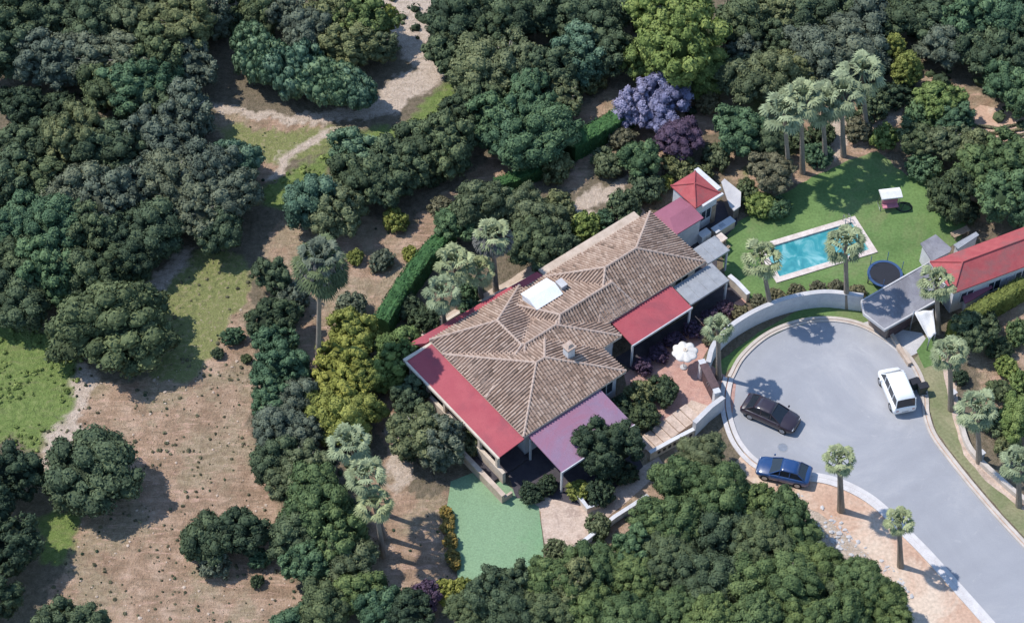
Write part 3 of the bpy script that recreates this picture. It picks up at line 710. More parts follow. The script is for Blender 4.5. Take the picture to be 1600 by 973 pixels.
p = (A+B_)/2+du*.3-R0; window(R, wm(p.x, p.y, .9, wa+math.pi/2), 1.0, 1.1)
# grey flat-roofed garage in front of it
GZ = 1.9; gp = [g2(x, y, GZ) for x, y in ((1346, 470), (1350, 490), (1382, 515), (1466, 468), (1488, 452), (1452, 410), (1420, 428), (1385, 448))]
g0 = g2(1410, 465, 2.4)
Ga = empty('garage', (g0[0], g0[1], 0), 0, 'garage with a broad flat grey roof dappled by a palm shadow beside the trampoline', 'garage')
mb = MB(); mb.prism([(x-g0[0], y-g0[1]) for x, y in gp], GZ-.15, GZ); r = mb.build('roof', M_slab, Ga)
rimp = [(x-g0[0], y-g0[1]) for x, y in gp]; strip(rimp+[rimp[0]], -.06, .06, GZ-.2, GZ+.06, 'roof_edge', M_pale, parent=r)
cx_ = sum(x for x, y in rimp)/8; cy_ = sum(y for x, y in rimp)/8
wp_ = [((x-cx_)*.8+cx_, (y-cy_)*.85+cy_) for x, y in rimp]; mb = MB()
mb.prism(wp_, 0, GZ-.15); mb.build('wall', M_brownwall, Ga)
e0, e1 = Vector(wp_[2]), Vector(wp_[3]); mid = e0.lerp(e1, .3); ea = math.atan2((e1-e0).y, (e1-e0).x)
mb = MB(); mb.box(-1.1, -.06, .02, 1.1, .02, 1.7, M=wm(mid.x, mid.y, 0, ea)); mb.build('garage_door', M_gatewood, Ga)
# small slabs and leftovers round the annex
def small_roof(name, pts, z, mat, label, cat):
    P = [g2(x, y, z) for x, y in pts]; c0 = (sum(p[0] for p in P)/len(P), sum(p[1] for p in P)/len(P))
    o = empty(name, (c0[0], c0[1], 0), 0, label, cat); q = [(x-c0[0], y-c0[1]) for x, y in P]
    m = MB(); m.prism(q, z-.1, z); m.build('roof', mat, o)
    m = MB(); m.prism([(x*.85, y*.85) for x, y in q], 0, z-.1); m.build('wall', M_white, o)
    return o
small_roof('shed', [(1438, 380), (1462, 366), (1487, 388), (1484, 394), (1456, 408)], 2.1, M_slab, 'small shed with a grey slab roof on the lawn side of the annex', 'shed')
small_roof('shed', [(1503, 460), (1530, 441), (1546, 438), (1551, 449), (1520, 468), (1508, 474)], 1.6, M_darkred, 'little lean-to shed with a worn pinkish roof below the annex eaves', 'shed')
small_roof('shed', [(1569, 424), (1585, 407), (1598, 418), (1574, 438)], 1.8, M_slab, 'little shed with a grey slab roof at the far end of the annex', 'shed')
small_roof('shed', [(1490, 382), (1525, 362), (1530, 367), (1497, 389)], 1.9, M_grey, 'narrow grey lean-to along the lawn side of the annex', 'lean-to')
# white shade sail at the garage mouth
A0 = Vector(at(1447, 520)); c = empty('shade_sail', A0, 0, 'white fabric shade sail stretched beside the garage above the driveway', 'shade sail')
pts = [Vector(g(1428, 487, 2.3)), Vector(g(1458, 484, 2.3)), Vector(g(1462, 520, 1.5)), Vector(g(1452, 531, 1.3))]
nn = 8; vs = []; fs = []
for i in range(nn+1):
    for j in range(nn+1):
        a, b = i/nn, j/nn; p = pts[0].lerp(pts[1], a).lerp(pts[3].lerp(pts[2], a), b); p.z -= .5*math.sin(math.pi*a)*.5*math.sin(math.pi*b)+.05*math.sin(9*a); vs.append(p-A0)
for i in range(nn):
    for j in range(nn): fs.append([i*(nn+1)+j, i*(nn+1)+j+1, (i+1)*(nn+1)+j+1, (i+1)*(nn+1)+j])
so_ = mesh('fabric', vs, fs, M_fabric, c, True); md = so_.modifiers.new('solid', 'SOLIDIFY'); md.thickness = .02
for p in pts:
    m = MB(); m.tube([(p.x-A0.x, p.y-A0.y, 0), (p.x-A0.x, p.y-A0.y, p.z+.05)], .05, 8); m.build('pole', M_metal, c, True)
# trampoline
T = empty('trampoline', at(1381, 437), 0, 'round black trampoline with a blue padded rim standing on the lawn', 'trampoline'); T.scale = (.93, .93, .9)
def disc(m, r0, r1, z0, z1, n=40, mi=0):
    vs = []; fs = []
    for k in range(n):
        a = 2*math.pi*k/n; ca, sa = math.cos(a), math.sin(a)
        vs += [(r0*ca, r0*sa, z0), (r1*ca, r1*sa, z0), (r1*ca, r1*sa, z1), (r0*ca, r0*sa, z1)]
    for k in range(n):
        j = (k+1) % n
        for q in range(4): fs.append([k*4+q, k*4+(q+1) % 4, j*4+(q+1) % 4, j*4+q])
    m.add(vs, fs, mi)
mb = MB(); mb.tube([(0, 0, .78), (0, 0, .80)], 1.28, 40); mb.build('mat', M_black, T)
mb = MB(); disc(mb, 1.28, 1.5, .76, .84); mb.build('rim_pad', M_blue, T)
for k in range(6):
    a = k*math.pi/3+.3; m = MB(); m.tube([(1.45*math.cos(a), 1.45*math.sin(a), 0), (1.45*math.cos(a), 1.45*math.sin(a), .76)], .035, 6); m.build('leg', M_metal, T, True)
    m = MB(); m.tube([(1.52*math.cos(a), 1.52*math.sin(a), .1), (1.56*math.cos(a), 1.56*math.sin(a), 1.9)], .03, 6); m.build('net_pole', M_blue, T, True)
# garden swing with canopy
Sg = empty('garden_swing', at(1388, 322), .15, 'garden swing seat with a white canopy and pink cushions on the far lawn', 'swing seat')
SWS = 1
for s in (-1, 1):
    m = MB(); m.tube([(s*.95, -.6, 0), (s*.95, 0, 1.75), (s*.95, .6, 0)], .035, 6); m.tube([(s*.95, -.6, .03), (s*.95, .6, .03)], .03, 6); m.build('side_frame', M_metal, Sg, True)
m = MB(); m.tube([(-.95, 0, 1.75), (.95, 0, 1.75)], .035, 6); m.build('top_bar', M_metal, Sg)
m = MB(); m.add([(-1.05, -.65, 1.72), (1.05, -.65, 1.72), (1.05, .65, 1.72), (-1.05, .65, 1.72), (-1.0, 0, 1.98), (1.0, 0, 1.98), (-1.05, -.65, 1.6), (1.05, -.65, 1.6), (1.05, .65, 1.6), (-1.05, .65, 1.6)], [[0, 1, 5, 4], [2, 3, 4, 5], [0, 4, 3], [1, 2, 5], [0, 1, 7, 6], [1, 2, 8, 7], [2, 3, 9, 8], [3, 0, 6, 9]]); m.build('canopy', M_fabric, Sg)
m = MB(); m.box(-.8, -.75, .45, .8, -.15, .58); m.build('seat', M_pink, Sg, bevel=.03); m = MB(); m.box(-.8, -.2, .58, .8, -.05, 1.05); m.build('backrest', M_pink, Sg, bevel=.03)
for s in (-.8, .8):
    m = MB(); m.tube([(s, -.1, 1.72), (s, -.4, .55)], .015, 5); m.build('hanger', M_metal, Sg)
Sg.scale = (.82, .82, .9)
hoop = empty('climbing_hoop', at(1412, 324), 0, 'dark curved metal hoop lying beside the white garden swing', 'hoop')
m = MB(); m.tube([(.65*math.cos(a/24*2*math.pi), .5*math.sin(a/24*2*math.pi), .06) for a in range(25)], .05, 6); m.build('ring', M_black, hoop, True)
for a in (0, 2.1, 4.2):
    m = MB(); m.tube([(.65*math.cos(a), .5*math.sin(a), .05), (0, 0, .45)], .03, 6); m.build('strut', M_black, hoop)
Bn = empty('picnic_bench', at(1499, 368), math.radians(28), 'pale wooden picnic bench on the lawn by the annex', 'bench')
m = MB()
for k in range(4): m.box(-.8, -.3+k*.15, .45, .8, -.18+k*.15, .5)
m.build('seat', M_wood, Bn)
for x in (-.65, .57):
    m = MB(); m.box(x, -.3, 0, x+.08, -.2, .45); m.box(x, .2, 0, x+.08, .3, .45); m.build('leg', M_wood, Bn)
# parasol
Pr = empty('parasol', at(1068, 574), .2, 'white scalloped parasol open on the brick terrace', 'parasol')
nseg = 48; vs = [(0, 0, 2.35)]; rings = 6
for r_ in range(1, rings+1):
    for k in range(nseg):
        a = 2*math.pi*k/nseg; q = r_/rings; sc = 1-.10*q*(1-abs(math.cos(4*a)))*1.3; rad = 1.12*q*sc
        vs.append((rad*math.cos(a), rad*math.sin(a), 2.35-.28*q**1.3-.07*q*(1-abs(math.cos(4*a)))))
fs = [[0, 1+k, 1+(k+1) % nseg] for k in range(nseg)]
for r_ in range(rings-1):
    for k in range(nseg): fs.append([1+r_*nseg+k, 1+(r_+1)*nseg+k, 1+(r_+1)*nseg+(k+1) % nseg, 1+r_*nseg+(k+1) % nseg])
Pr.scale = (.92, .92, .95); cn = mesh('canopy', vs, fs, M_cream2, Pr, True); cn.modifiers.new('s', 'SOLIDIFY').thickness = .02
m = MB(); m.tube([(0, 0, 2.36), (0, 0, 2.5)], [.05, .02], 8); m.tube([(0, 0, 2.33), (0, 0, 2.38)], .2, 16); m.build('top_vent', M_cream, cn)
m = MB(); m.tube([(0, 0, .05), (0, 0, 2.34)], .03, 8); m.build('pole', M_metal, Pr, True)
m = MB(); m.tube([(0, 0, 0), (0, 0, .1)], .3, 20); m.build('base', M_pale, Pr, True)
for k in range(8):
    a = k*math.pi/4; m = MB(); m.tube([(0, 0, 2.3), (1.08*math.cos(a), 1.08*math.sin(a), 2.0)], .012, 4); m.build('rib', M_metal, Pr)
# manhole and small street things
mh = empty('manhole_cover', at(1223, 699), 0, 'round manhole cover set in the asphalt between the dark and the blue car', 'manhole cover')
m = MB(); m.tube([(0, 0, .0), (0, 0, .022)], .33, 28); m.build('lid', M_metal, mh); m = MB(); disc(m, .34, .42, 0, .018, 28); m.build('frame', M_grey, mh)
def wheelie(p, rz, label):
    o = empty('wheelie_bin', p, rz, label, 'bin', 'dark wheeled bins beside the van')
    m = MB(); m.add([(-.22, -.28, .08), (.22, -.28, .08), (.22, .2, .08), (-.22, .2, .08), (-.29, -.36, .95), (.29, -.36, .95), (.29, .32, .95), (-.29, .32, .95)], [[3, 2, 1, 0], [4, 5, 6, 7], [0, 1, 5, 4], [1, 2, 6, 5], [2, 3, 7, 6], [3, 0, 4, 7]]); m.build('body', M_binm, o, bevel=.02)
    m = MB(); m.box(-.31, -.4, .955, .31, .36, 1.02, taper=.02); m.box(-.25, .36, .93, .25, .42, .98); m.build('lid', M_black, o, bevel=.01)
    for s in (-.26, .22):
        w = MB(); w.tube([(s, .27, .1), (s+.05, .27, .1)], .1, 12); w.build('wheel', M_rubber, o)
M_binm = plain('bin_plastic', (.03, .045, .04), .5)
wheelie(at(1427, 607), -1.2, 'dark wheeled bin nearer the white van at the kerb')
wheelie(at(1440, 614), -1.3, 'black wheeled bin standing on the grass verge side of the kerb')
for pxx, pyy, lb in ((1531, 716, 'grey utility box beside the low curved stone wall'), (1487, 622, 'small grey utility box at the flower bed edge between two verge palms')):
    o = empty('utility_box', at(pxx, pyy), .6, lb, 'utility box')
    m = MB(); m.box(-.25, -.18, 0, .25, .18, .7); m.build('body', M_grey, o, bevel=.015); m = MB(); m.box(-.28, -.21, .7, .28, .21, .76); m.build('lid', M_pale, o)

# ------------------------------------------------------------------ cars
def make_car(name, loc, rz, length, width, height, col, label, kind='saloon'):
    """lofted body, x forward"""
    o = empty(name, loc, rz, label, 'van' if kind == 'van' else 'car')
    hl_, hw = length/2, width/2
    if kind == 'van':
        prof = [(-1, .50, .95, .90), (-.985, .34, 1.02, .96), (-.93, .28, 1.05, 1), (-.5, .26, 1.05, 1), (0, .26, 1.05, 1), (.5, .26, 1.02, 1), (.78, .27, .98, .98), (.94, .30, .88, .92), (.99, .36, .74, .84), (1, .45, .62, .76)]
        cab = [(-.975, 1.03, .93), (-.90, height, .82), (-.5, height+.03, .82), (0, height+.03, .82), (.34, height, .81), (.42, height-.05, .80), (.78, .99, .90)]
    else:
        prof = [(-1, .48, .78, .80), (-.985, .32, .86, .90), (-.90, .25, .90, .97), (-.5, .22, .91, 1), (0, .22, .90, 1), (.45, .22, .86, 1), (.78, .24, .78, .97), (.93, .28, .70, .88), (.985, .34, .62, .76), (1, .42, .56, .66)]
        cab = [(-.86, .885, .86), (-.56, height-.06, .70), (-.35, height, .69), (0, height+.01, .69), (.12, height-.03, .69), (.50, .865, .86)]
    R_ = []
    for (x, zb, zt, w) in prof:
        zm = (zb+zt)/2
        R_.append([(x*hl_, s*w_*w*hw, z) for s, w_, z in ((-1, .86, zb), (-1, 1, zb+.14), (-1, 1.0, zm), (-1, .97, zt-.06), (-1, .88, zt), (0, 0, zt+.035), (1, .88, zt), (1, .97, zt-.06), (1, 1.0, zm), (1, 1, zb+.14), (1, .86, zb))])
    vs = [p for r in R_ for p in r]; n = 11; fs = []
    for i in range(len(R_)-1):
        for k in range(n): fs.append([i*n+k, i*n+(k+1) % n, (i+1)*n+(k+1) % n, (i+1)*n+k])
    fs += [list(range(n))[::-1], [(len(R_)-1)*n+k for k in range(n)]]
    m = MB(); m.add(vs, fs); body = m.build('body', col, o, True)
    # greenhouse: glass loft, roof skin on top
    zb = .84 if kind != 'van' else .96
    G_ = []
    for (x, zt, w) in cab:
        wb = .88 if x > -.9 else .86
        G_.append([(x*hl_, -wb*hw, min(zb, zt-.01)), (x*hl_, -w*hw, zt-.05), (x*hl_, -w*hw*.9, zt-.01), (x*hl_, w*hw*.9, zt-.01), (x*hl_, w*hw, zt-.05), (x*hl_, wb*hw, min(zb, zt-.01))])
    vs = [p for r in G_ for p in r]; fs = []
    for i in range(len(G_)-1):
        for k in range(6): fs.append([i*6+k, i*6+(k+1) % 6, (i+1)*6+(k+1) % 6, (i+1)*6+k])
    m = MB(); m.add(vs, fs+[[5, 4, 3, 2, 1, 0], [(len(G_)-1)*6+k for k in range(6)]]); m.build('window', M_glass, o, False)
    rc = cab[1:-1]; vs = []; fs = []
    for (x, zt, w) in rc:
        for q in (-1, -.92, -.5, 0, .5, .92, 1): vs.append((x*hl_, q*w*hw*1.0, zt+.015+.03*(1-q*q)-(.05 if abs(q) == 1 else 0)))
    for i in range(len(rc)-1):
        for k in range(6): fs.append([i*7+k, i*7+k+1, (i+1)*7+k+1, (i+1)*7+k])
    m = MB(); m.add(vs, fs); rf = m.build('roof', col, o, True); rf.modifiers.new('s', 'SOLIDIFY').thickness = .03
    # pillars
    for s in (-1, 1):
        for i, j in ((0, 1), (len(cab)-1, len(cab)-2)):
            (xa, za, wa_), (xb, zb_, wb_) = cab[i], cab[j]; m = MB(); m.tube([(xa*hl_, s*.87*hw, max(.86, za-.08)), (xb*hl_, s*wb_*hw*.99, zb_-.02)], .045, 6); m.build('pillar', col, rf)
        for xx in ((-.25, .12) if kind != 'van' else (-.55, -.1, .3)): m = MB(); m.tube([(xx*hl_, s*.885*hw, zb-.02), (xx*hl_-.02, s*rc[2][2]*hw*1.0, height-.05)], .04, 6); m.build('pillar', col, rf)
    for s in (-1, 1):
        for x in (-.60, .62):
            w = MB(); yy = s*(hw-.11); w.tube([(x*hl_, yy-.1, .33), (x*hl_, yy+.115, .33)], .33, 20); wh = w.build('wheel', M_rubber, o, False)
            w = MB(); w.tube([(x*hl_, yy+s*.112, .33), (x*hl_, yy+s*.125, .33)], [.21, .19], 14); w.build('rim', M_metal, wh)
        m = MB(); m.box(.965*hl_-.08, s*.62*hw-.17, .56 if kind != 'van' else .70, .965*hl_+.0, s*.62*hw+.17, .68 if kind != 'van' else .84); m.build('headlight', M_lamp, o, bevel=.02)
        m = MB(); m.box(-hl_-.01, s*.70*hw-.12, .66, -hl_+.1, s*.70*hw+.12, .80); m.build('taillight', M_tail, o, bevel=.02)
        m = MB(); m.box(.42*hl_, s*(hw+.02)-.02, .90, .42*hl_+.12, s*(hw+.02)+.14*s, 1.04); m.build('mirror', col, o, bevel=.02)
    m = MB(); m.box(hl_-.06, -.55*hw, .32, hl_+.015, .55*hw, .48); m.build('grille', M_black, o)
    m = MB(); m.box(-hl_-.02, -.26, .50, -hl_+.02, .26, .61); m.build('number_plate', M_pale, o)
    return o
M_cardark = paint('aubergine_paint', (.026, .016, .024)); M_carwhite = paint('white_paint', (.78, .79, .80), .5); M_carblue = paint('blue_paint', (.010, .045, .15))
a = g2(1168, 635); b = g2(1243, 668)
make_car('parked_car', ((a[0]+b[0])/2-.1, (a[1]+b[1])/2-.1, .012), math.atan2(a[1]-b[1], a[0]-b[0])+math.pi, 4.4, 1.85, 1.38, M_cardark, 'dark aubergine hatchback parked askew on the turning circle')
make_car('parked_van', (g2(1399, 617)[0], g2(1399, 617)[1], .012), math.radians(103), 4.0, 1.8, 1.8, M_carwhite, 'white compact van parked at the right kerb of the turning circle', 'van')
a = g2(1186, 738); b = g2(1262, 756)
make_car('parked_car', ((a[0]+b[0])/2, (a[1]+b[1])/2+.25, .012), math.atan2(b[1]-a[1], b[0]-a[0])+math.pi, 4.0, 1.75, 1.40, M_carblue, 'metallic blue hatchback parked along the near kerb of the turning circle')

# ------------------------------------------------------------------ vegetation
def ico(sub):
    bm = bmesh.new(); bmesh.ops.create_icosphere(bm, subdivisions=sub, radius=1)
    v = np.array([x.co[:] for x in bm.verts]); f = [[q.index for q in p.verts] for p in bm.faces]; bm.free(); return v, np.array(f)
ICO1, ICO2 = ico(1), ico(2)
def crown_mesh(name, seed, R, ratio=.8, puff=.62, leaf=.17, dens=16, shape='dome', lump=.22, droop=0.0, gap=.74):
    """crown centred on its own middle, radius R; puffs of leaves spread on an uneven dome"""
    rs = np.random.RandomState(seed); V = []; Fc = []; T = []; n0 = 0
    ph = rs.uniform(0, 6.3, 8)
    def rad(d):
        a = np.arctan2(d[1], d[0]); return 1+lump*(.5*math.sin(2*a+ph[0])+.45*math.sin(3*a+ph[1])+.35*math.sin(5*a+ph[2])+.3*math.sin(4*d[2]+ph[3]))*.75
    def addm(v, f, t):
        nonlocal n0
        V.append(v); Fc.append(f+n0); T.append(np.full(len(v), t) if np.isscalar(t) else t); n0 += len(v)
    # inner core in the darkest leaf tone, imitating shade between the puffs
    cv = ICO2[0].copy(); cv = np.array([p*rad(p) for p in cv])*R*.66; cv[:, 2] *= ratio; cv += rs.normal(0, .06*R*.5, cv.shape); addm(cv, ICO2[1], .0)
    area = 2.6*math.pi*R*R; npf = int(area/(puff*puff*1.75)); cen = []
    tries = 0
    while len(cen) < npf and tries < npf*14:
        tries += 1
        d = rs.normal(size=3); d /= np.linalg.norm(d)
        if d[2] < -.45: continue
        q = rs.uniform(.76, 1.0)
        if shape == 'cone': h = (d[2]+1)/2; p = d*R*q; s = max(.12, 1-.95*max(0, d[2])); p[:2] *= (.55+.45*s); 
        else: p = d*R*q*rad(d)
        p = p*np.array([1, 1, ratio])
        if cen and min(np.linalg.norm(p-c)/puff for c, _ in cen) < gap: continue
        cen.append((p, d))
    for p, d in cen:
        pr_ = puff*rs.uniform(.62, 1.25)*(0.9 if R > 1.5 else .8); t = float(np.clip(rs.normal(.5, .2), 0, 1))
        iv, if_ = (ICO2 if pr_ > .45 else ICO1)
        v = iv.copy(); sc = np.array([1, 1, .8]); f1 = rs.uniform(0, 6.3, 3)
        disp = 1+.16*np.sin(v[:, 0]*5+f1[0])*np.sin(v[:, 1]*5+f1[1])+.12*np.sin(v[:, 2]*7+f1[2])+rs.normal(0, .06, len(v))
        v = v*disp[:, None]*pr_*.86*sc
        if droop: v[:, 2] = np.where(v[:, 2] < 0, v[:, 2]*(1+droop), v[:, 2])
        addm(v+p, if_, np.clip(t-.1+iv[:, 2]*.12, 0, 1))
        nl = int(4*math.pi*pr_*pr_*dens); ld_ = rs.normal(size=(nl, 3)); ld_[:, 2] += .25; ld_ += d*.35; ld_ /= np.linalg.norm(ld_, axis=1)[:, None]
        c = p+ld_*sc*pr_*rs.uniform(.85, 1.16, (nl, 1))
        if droop: c[:, 2] -= droop*rs.uniform(0, .5, nl)*pr_
        nn_ = ld_+rs.normal(0, .45, (nl, 3)); nn_ /= np.linalg.norm(nn_, axis=1)[:, None]
        a = np.cross(nn_, rs.normal(size=(nl, 3))); a /= np.linalg.norm(a, axis=1)[:, None]; b = np.cross(nn_, a)
        if droop: a = a*.4+np.array([0, 0, -1])*droop; 
        s = leaf*rs.uniform(.6, 1.3, (nl, 1)); la, lb = a*s, b*s*.55
        q = np.stack([c-la, c+lb, c+la, c-lb], 1).reshape(-1, 3)
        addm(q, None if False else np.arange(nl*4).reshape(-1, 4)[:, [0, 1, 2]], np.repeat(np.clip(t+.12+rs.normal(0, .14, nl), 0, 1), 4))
        Fc.append(np.arange(nl*4).reshape(-1, 4)[:, [0, 2, 3]]+n0-nl*4)
    V = np.concatenate(V); Fc = np.concatenate(Fc); T = np.concatenate(T)
    me = bpy.data.meshes.new(name); me.vertices.add(len(V)); me.vertices.foreach_set('co', V.astype(np.float32).ravel())
    me.loops.add(Fc.size); me.loops.foreach_set('vertex_index', Fc.astype(np.int32).ravel())
    me.polygons.add(len(Fc)); me.polygons.foreach_set('loop_start', (np.arange(len(Fc))*3).astype(np.int32)); me.polygons.foreach_set('loop_total', np.full(len(Fc), 3, np.int32))
    me.update(calc_edges=True); a = me.attributes.new('tone', 'FLOAT', 'POINT'); a.data.foreach_set('value', T.astype(np.float32))
    me.materials.append(FOL['oak'])
    return me
CR = {}
for i, (pf, lf, gp_, lm) in enumerate(((.62, .13, .78, .30), (.82, .14, .84, .38), (1.02, .15, .88, .34), (.74, .15, .92, .46))): CR['L', i] = (crown_mesh('crown', 11+i, 3.3, (.74, .68, .80, .72)[i], pf, lf, 17, lump=lm, gap=gp_), 3.3)
for i, (pf, gp_, lm) in enumerate(((.48, .78, .30), (.66, .84, .36), (.80, .90, .32), (.56, .92, .46))): CR['M', i] = (crown_mesh('crown', 31+i, 2.3, (.80, .74, .86, .78)[i], pf, .13, 18, lump=lm, gap=gp_), 2.3)
for i in range(3): CR['S', i] = (crown_mesh('crown', 51+i, 1.25, .78, .38, .12, 24, lump=.18), 1.25)
for i, pf in enumerate((.78, .95, 1.15, 1.0)): CR['P', i] = (crown_mesh('crown', 71+i, 3.3, (.62, .66, .60, .70)[i], pf, .13, 17, lump=(.22, .3, .26, .38)[i], gap=.92), 3.3)
for i in range(2): CR['D', i] = (crown_mesh('crown', 81+i, 2.8, .72, .58, .22, 18, lump=.3, droop=1.0), 2.8)
for i in range(2): CR['C', i] = (crown_mesh('crown', 91+i, 1.9, 1.7, .42, .14, 20, 'cone', lump=.12), 1.9)
def trunk_mesh():
    rs = random.Random(4); m = MB(); m.tube([(0, 0, -.1), (.05, .02, .3), (.1, -.04, .62), (.04, .03, 1.0)], [.09, .06, .05, .035], 8)
    for k in range(5):
        a = k*1.26+rs.uniform(-.3, .3); z = .55+.07*k; m.tube([(.07, 0, z), (.07+.22*math.cos(a), .22*math.sin(a), z+.16), (.07+.42*math.cos(a), .42*math.sin(a), z+.36)], [.035, .026, .012], 6)
    return m
TR = trunk_mesh().build('trunk', M_bark, None, True); TRM = TR.data; bpy.data.objects.remove(TR)
def limb_mesh():
    rs = random.Random(9); m = MB()
    for k in range(7):
        a = k*.9+rs.uniform(-.3, .3); e = rs.uniform(.35, .85); d = Vector((math.cos(a)*math.cos(e), math.sin(a)*math.cos(e), math.sin(e))); p = Vector((0, 0, .55)); pts = [p]
        for q in range(4): p = p+d*rs.uniform(.14, .2)+Vector((rs.uniform(-.04, .04), rs.uniform(-.04, .04), rs.uniform(-.03, .03))); pts.append(p)
        m.tube(pts, [.035, .028, .02, .014, .006], 6)
        m.tube([pts[2], pts[2]+d.cross(Vector((0, 0, 1)))*.12+d*.14, pts[2]+d.cross(Vector((0, 0, 1)))*.17+d*.3], [.016, .01, .004], 5)
    return m
M_limb = speckled('pale_dead_limbs', (.30, .27, .24), (.46, .42, .38), 4, world=False)
LB = limb_mesh().build('bare_limb', M_limb, None, True); LBM = LB.data; bpy.data.objects.remove(LB)
tree_rng = random.Random(77)
def veg(pxx, pyy, rpx, kind, label, cat='tree', zc=None, size=None, ratio=1.0, group=None, name=None, lift=None, sx=1.0):
    """tree whose crown the photograph shows round pixel (pxx, pyy) with radius rpx"""
    if cat == 'shrub': rpx *= .92
    r0 = rpx/19.0
    if size is None: size = 'L' if r0 > 2.7 else 'M' if r0 > 1.55 else 'S'
    low = size == 'S' and zc is None
    if zc is None: zc = r0*.62 if size == 'S' else (.35+r0*.86)
    p = g(pxx, pyy, zc); r = rpx/ppm(p)
    var = tree_rng.randrange({'L': 4, 'M': 4, 'S': 3, 'P': 4}.get(size, 2)); me, R0 = CR[size, var]; k = r/R0*.94; sx = sx*tree_rng.uniform(.88, 1.14); ratio = ratio*tree_rng.uniform(.9, 1.12)
    name = name or {'shrub': 'shrub', 'hedge': 'shrub', 'palm': 'palm_tree'}.get(cat, 'tree')
    o = empty(name, (p[0], p[1], 0), tree_rng.uniform(0, 6.28), label, cat, group)
    c = link('crown', me, o); c.location = (0, 0, zc); c.scale = (k*sx, k/sx, k*ratio)
    c.material_slots[0].link = 'OBJECT'; c.material_slots[0].material = FOL[kind]
    if True:
        t = link('trunk' if cat == 'tree' else 'stem', TRM, o); hgt = zc+.15*r; t.scale = (max(.35, r*1.15),)*2+(hgt,) ; t.rotation_euler[2] = tree_rng.uniform(0, 6.28)
    if kind in ('grey', 'olive') and size in 'LM' and cat == 'tree' and tree_rng.random() < .55:
        q = link('bare_limbs', LBM, o); q.scale = (r*1.22, r*1.22, r*1.15); q.location = (0, 0, zc-r*.62); q.rotation_euler[2] = tree_rng.uniform(0, 6.28)
    return o

ordin = ['first', 'second', 'third', 'fourth', 'fifth', 'sixth', 'seventh', 'eighth', 'ninth', 'tenth', 'eleventh', 'twelfth']
KN = {'oak': 'dark green', 'grey': 'grey-green', 'olive': 'olive green', 'pine': 'bright green bushy', 'deep': 'very dark green', 'emerald': 'emerald green', 'teal': 'blue-green', 'bright': 'fresh green', 'lime': 'yellow-green'}
def row(where, items, group):
    for i, it in enumerate(sorted(items, key=lambda q: q[0])):
        x, y, r, kd = it[:4]; size = it[4] if len(it) > 4 else None
        n = len(items); pos = ('leftmost' if i == 0 else 'rightmost' if i == n-1 else ordin[i]+' from left')
        veg(x, y, r, kd, f'{KN[kd]} tree, {pos} in {where}', group=group, size=size)
LW = 'trees of the upper left wood'
row('the topmost row of the left wood', [(20, 25, 55, 'oak'), (85, 20, 50, 'oak'), (150, 35, 52, 'oak'), (215, 25, 55, 'olive'), (280, 45, 58, 'olive'), (322, 20, 40, 'grey'), (330, -20, 40, 'oak'), (60, -30, 60, 'oak'), (180, -30, 60, 'oak')], LW)
row('the second row of the left wood', [(15, 85, 45, 'oak'), (70, 95, 50, 'grey'), (130, 90, 48, 'grey'), (195, 100, 46, 'grey'), (245, 95, 50, 'oak'), (300, 100, 42, 'grey')], LW)
row('the third row of the left wood', [(165, 140, 42, 'oak'), (215, 135, 52, 'emerald'), (250, 165, 40, 'oak'), (292, 180, 48, 'grey')], LW)
row('the fourth row of the left wood', [(25, 235, 44, 'oak'), (75, 228, 40, 'oak'), (120, 215, 55, 'olive'), (170, 235, 48, 'oak'), (225, 215, 45, 'grey'), (265, 235, 48, 'grey')], LW)
row('the fifth row of the left wood', [(15, 285, 48, 'oak'), (65, 290, 45, 'oak'), (120, 300, 48, 'grey'), (165, 315, 50, 'grey'), (215, 290, 45, 'grey'), (270, 290, 52, 'grey'), (325, 275, 52, 'grey'), (370, 255, 38, 'teal'), (355, 310, 46, 'grey'), (310, 335, 45, 'grey')], LW)
row('the sixth row of the left wood', [(25, 355, 52, 'emerald'), (85, 360, 52, 'emerald'), (145, 365, 45, 'oak'), (190, 370, 42, 'deep'), (240, 360, 46, 'oak'), (345, 365, 36, 'oak')], LW)
row('the lowest row of the left wood', [(15, 420, 48, 'oak'), (70, 425, 50, 'emerald'), (125, 430, 42, 'oak'), (30, 475, 42, 'oak'), (165, 425, 42, 'deep'), (210, 405, 36, 'deep'), (-35, 450, 50, 'oak')], LW)
# lone trees on the open slope
veg(35, 168, 36, 'deep', 'low very dark tree added to fill the shadow gap in the left wood', zc=1.2)  # this dark tree and the next are added to imitate deep shadow
veg(90, 172, 32, 'deep', 'smaller low dark tree added right of the one filling the shadow gap', zc=1.0)
veg(178, 508, 84, 'oak', 'large round dark tree standing alone at the top of the open slope', zc=2.9, ratio=.9)
veg(141, 738, 72, 'oak', 'round dark tree standing alone in the middle of the bare slope', zc=2.3, ratio=.9)
veg(15, 740, 48, 'deep', 'dark tree at the left edge below the bright meadow')
veg(10, 860, 50, 'deep', 'shadowy tree at the lower left edge of the photo')
veg(-40, 800, 60, 'deep', 'dark tree cut by the left edge, above the shadowy one')
veg(-45, 930, 60, 'deep', 'dark tree cut by the left edge near the bottom corner')
veg(110, 985, 55, 'oak', 'dark tree cut by the bottom edge below the bare slope')
veg(322, 845, 40, 'oak', 'left half of the pair of dark bushy trees on the bare slope', size='M', zc=1.5)
veg(368, 835, 45, 'deep', 'right and taller of the pair of dark bushy trees on the bare slope', size='M', zc=1.9)
veg(335, 880, 28, 'grey', 'low grey-green bush at the foot of the pair on the slope', 'shrub')
veg(405, 873, 19, 'emerald', 'small round green bush right of the pair on the slope', 'shrub')
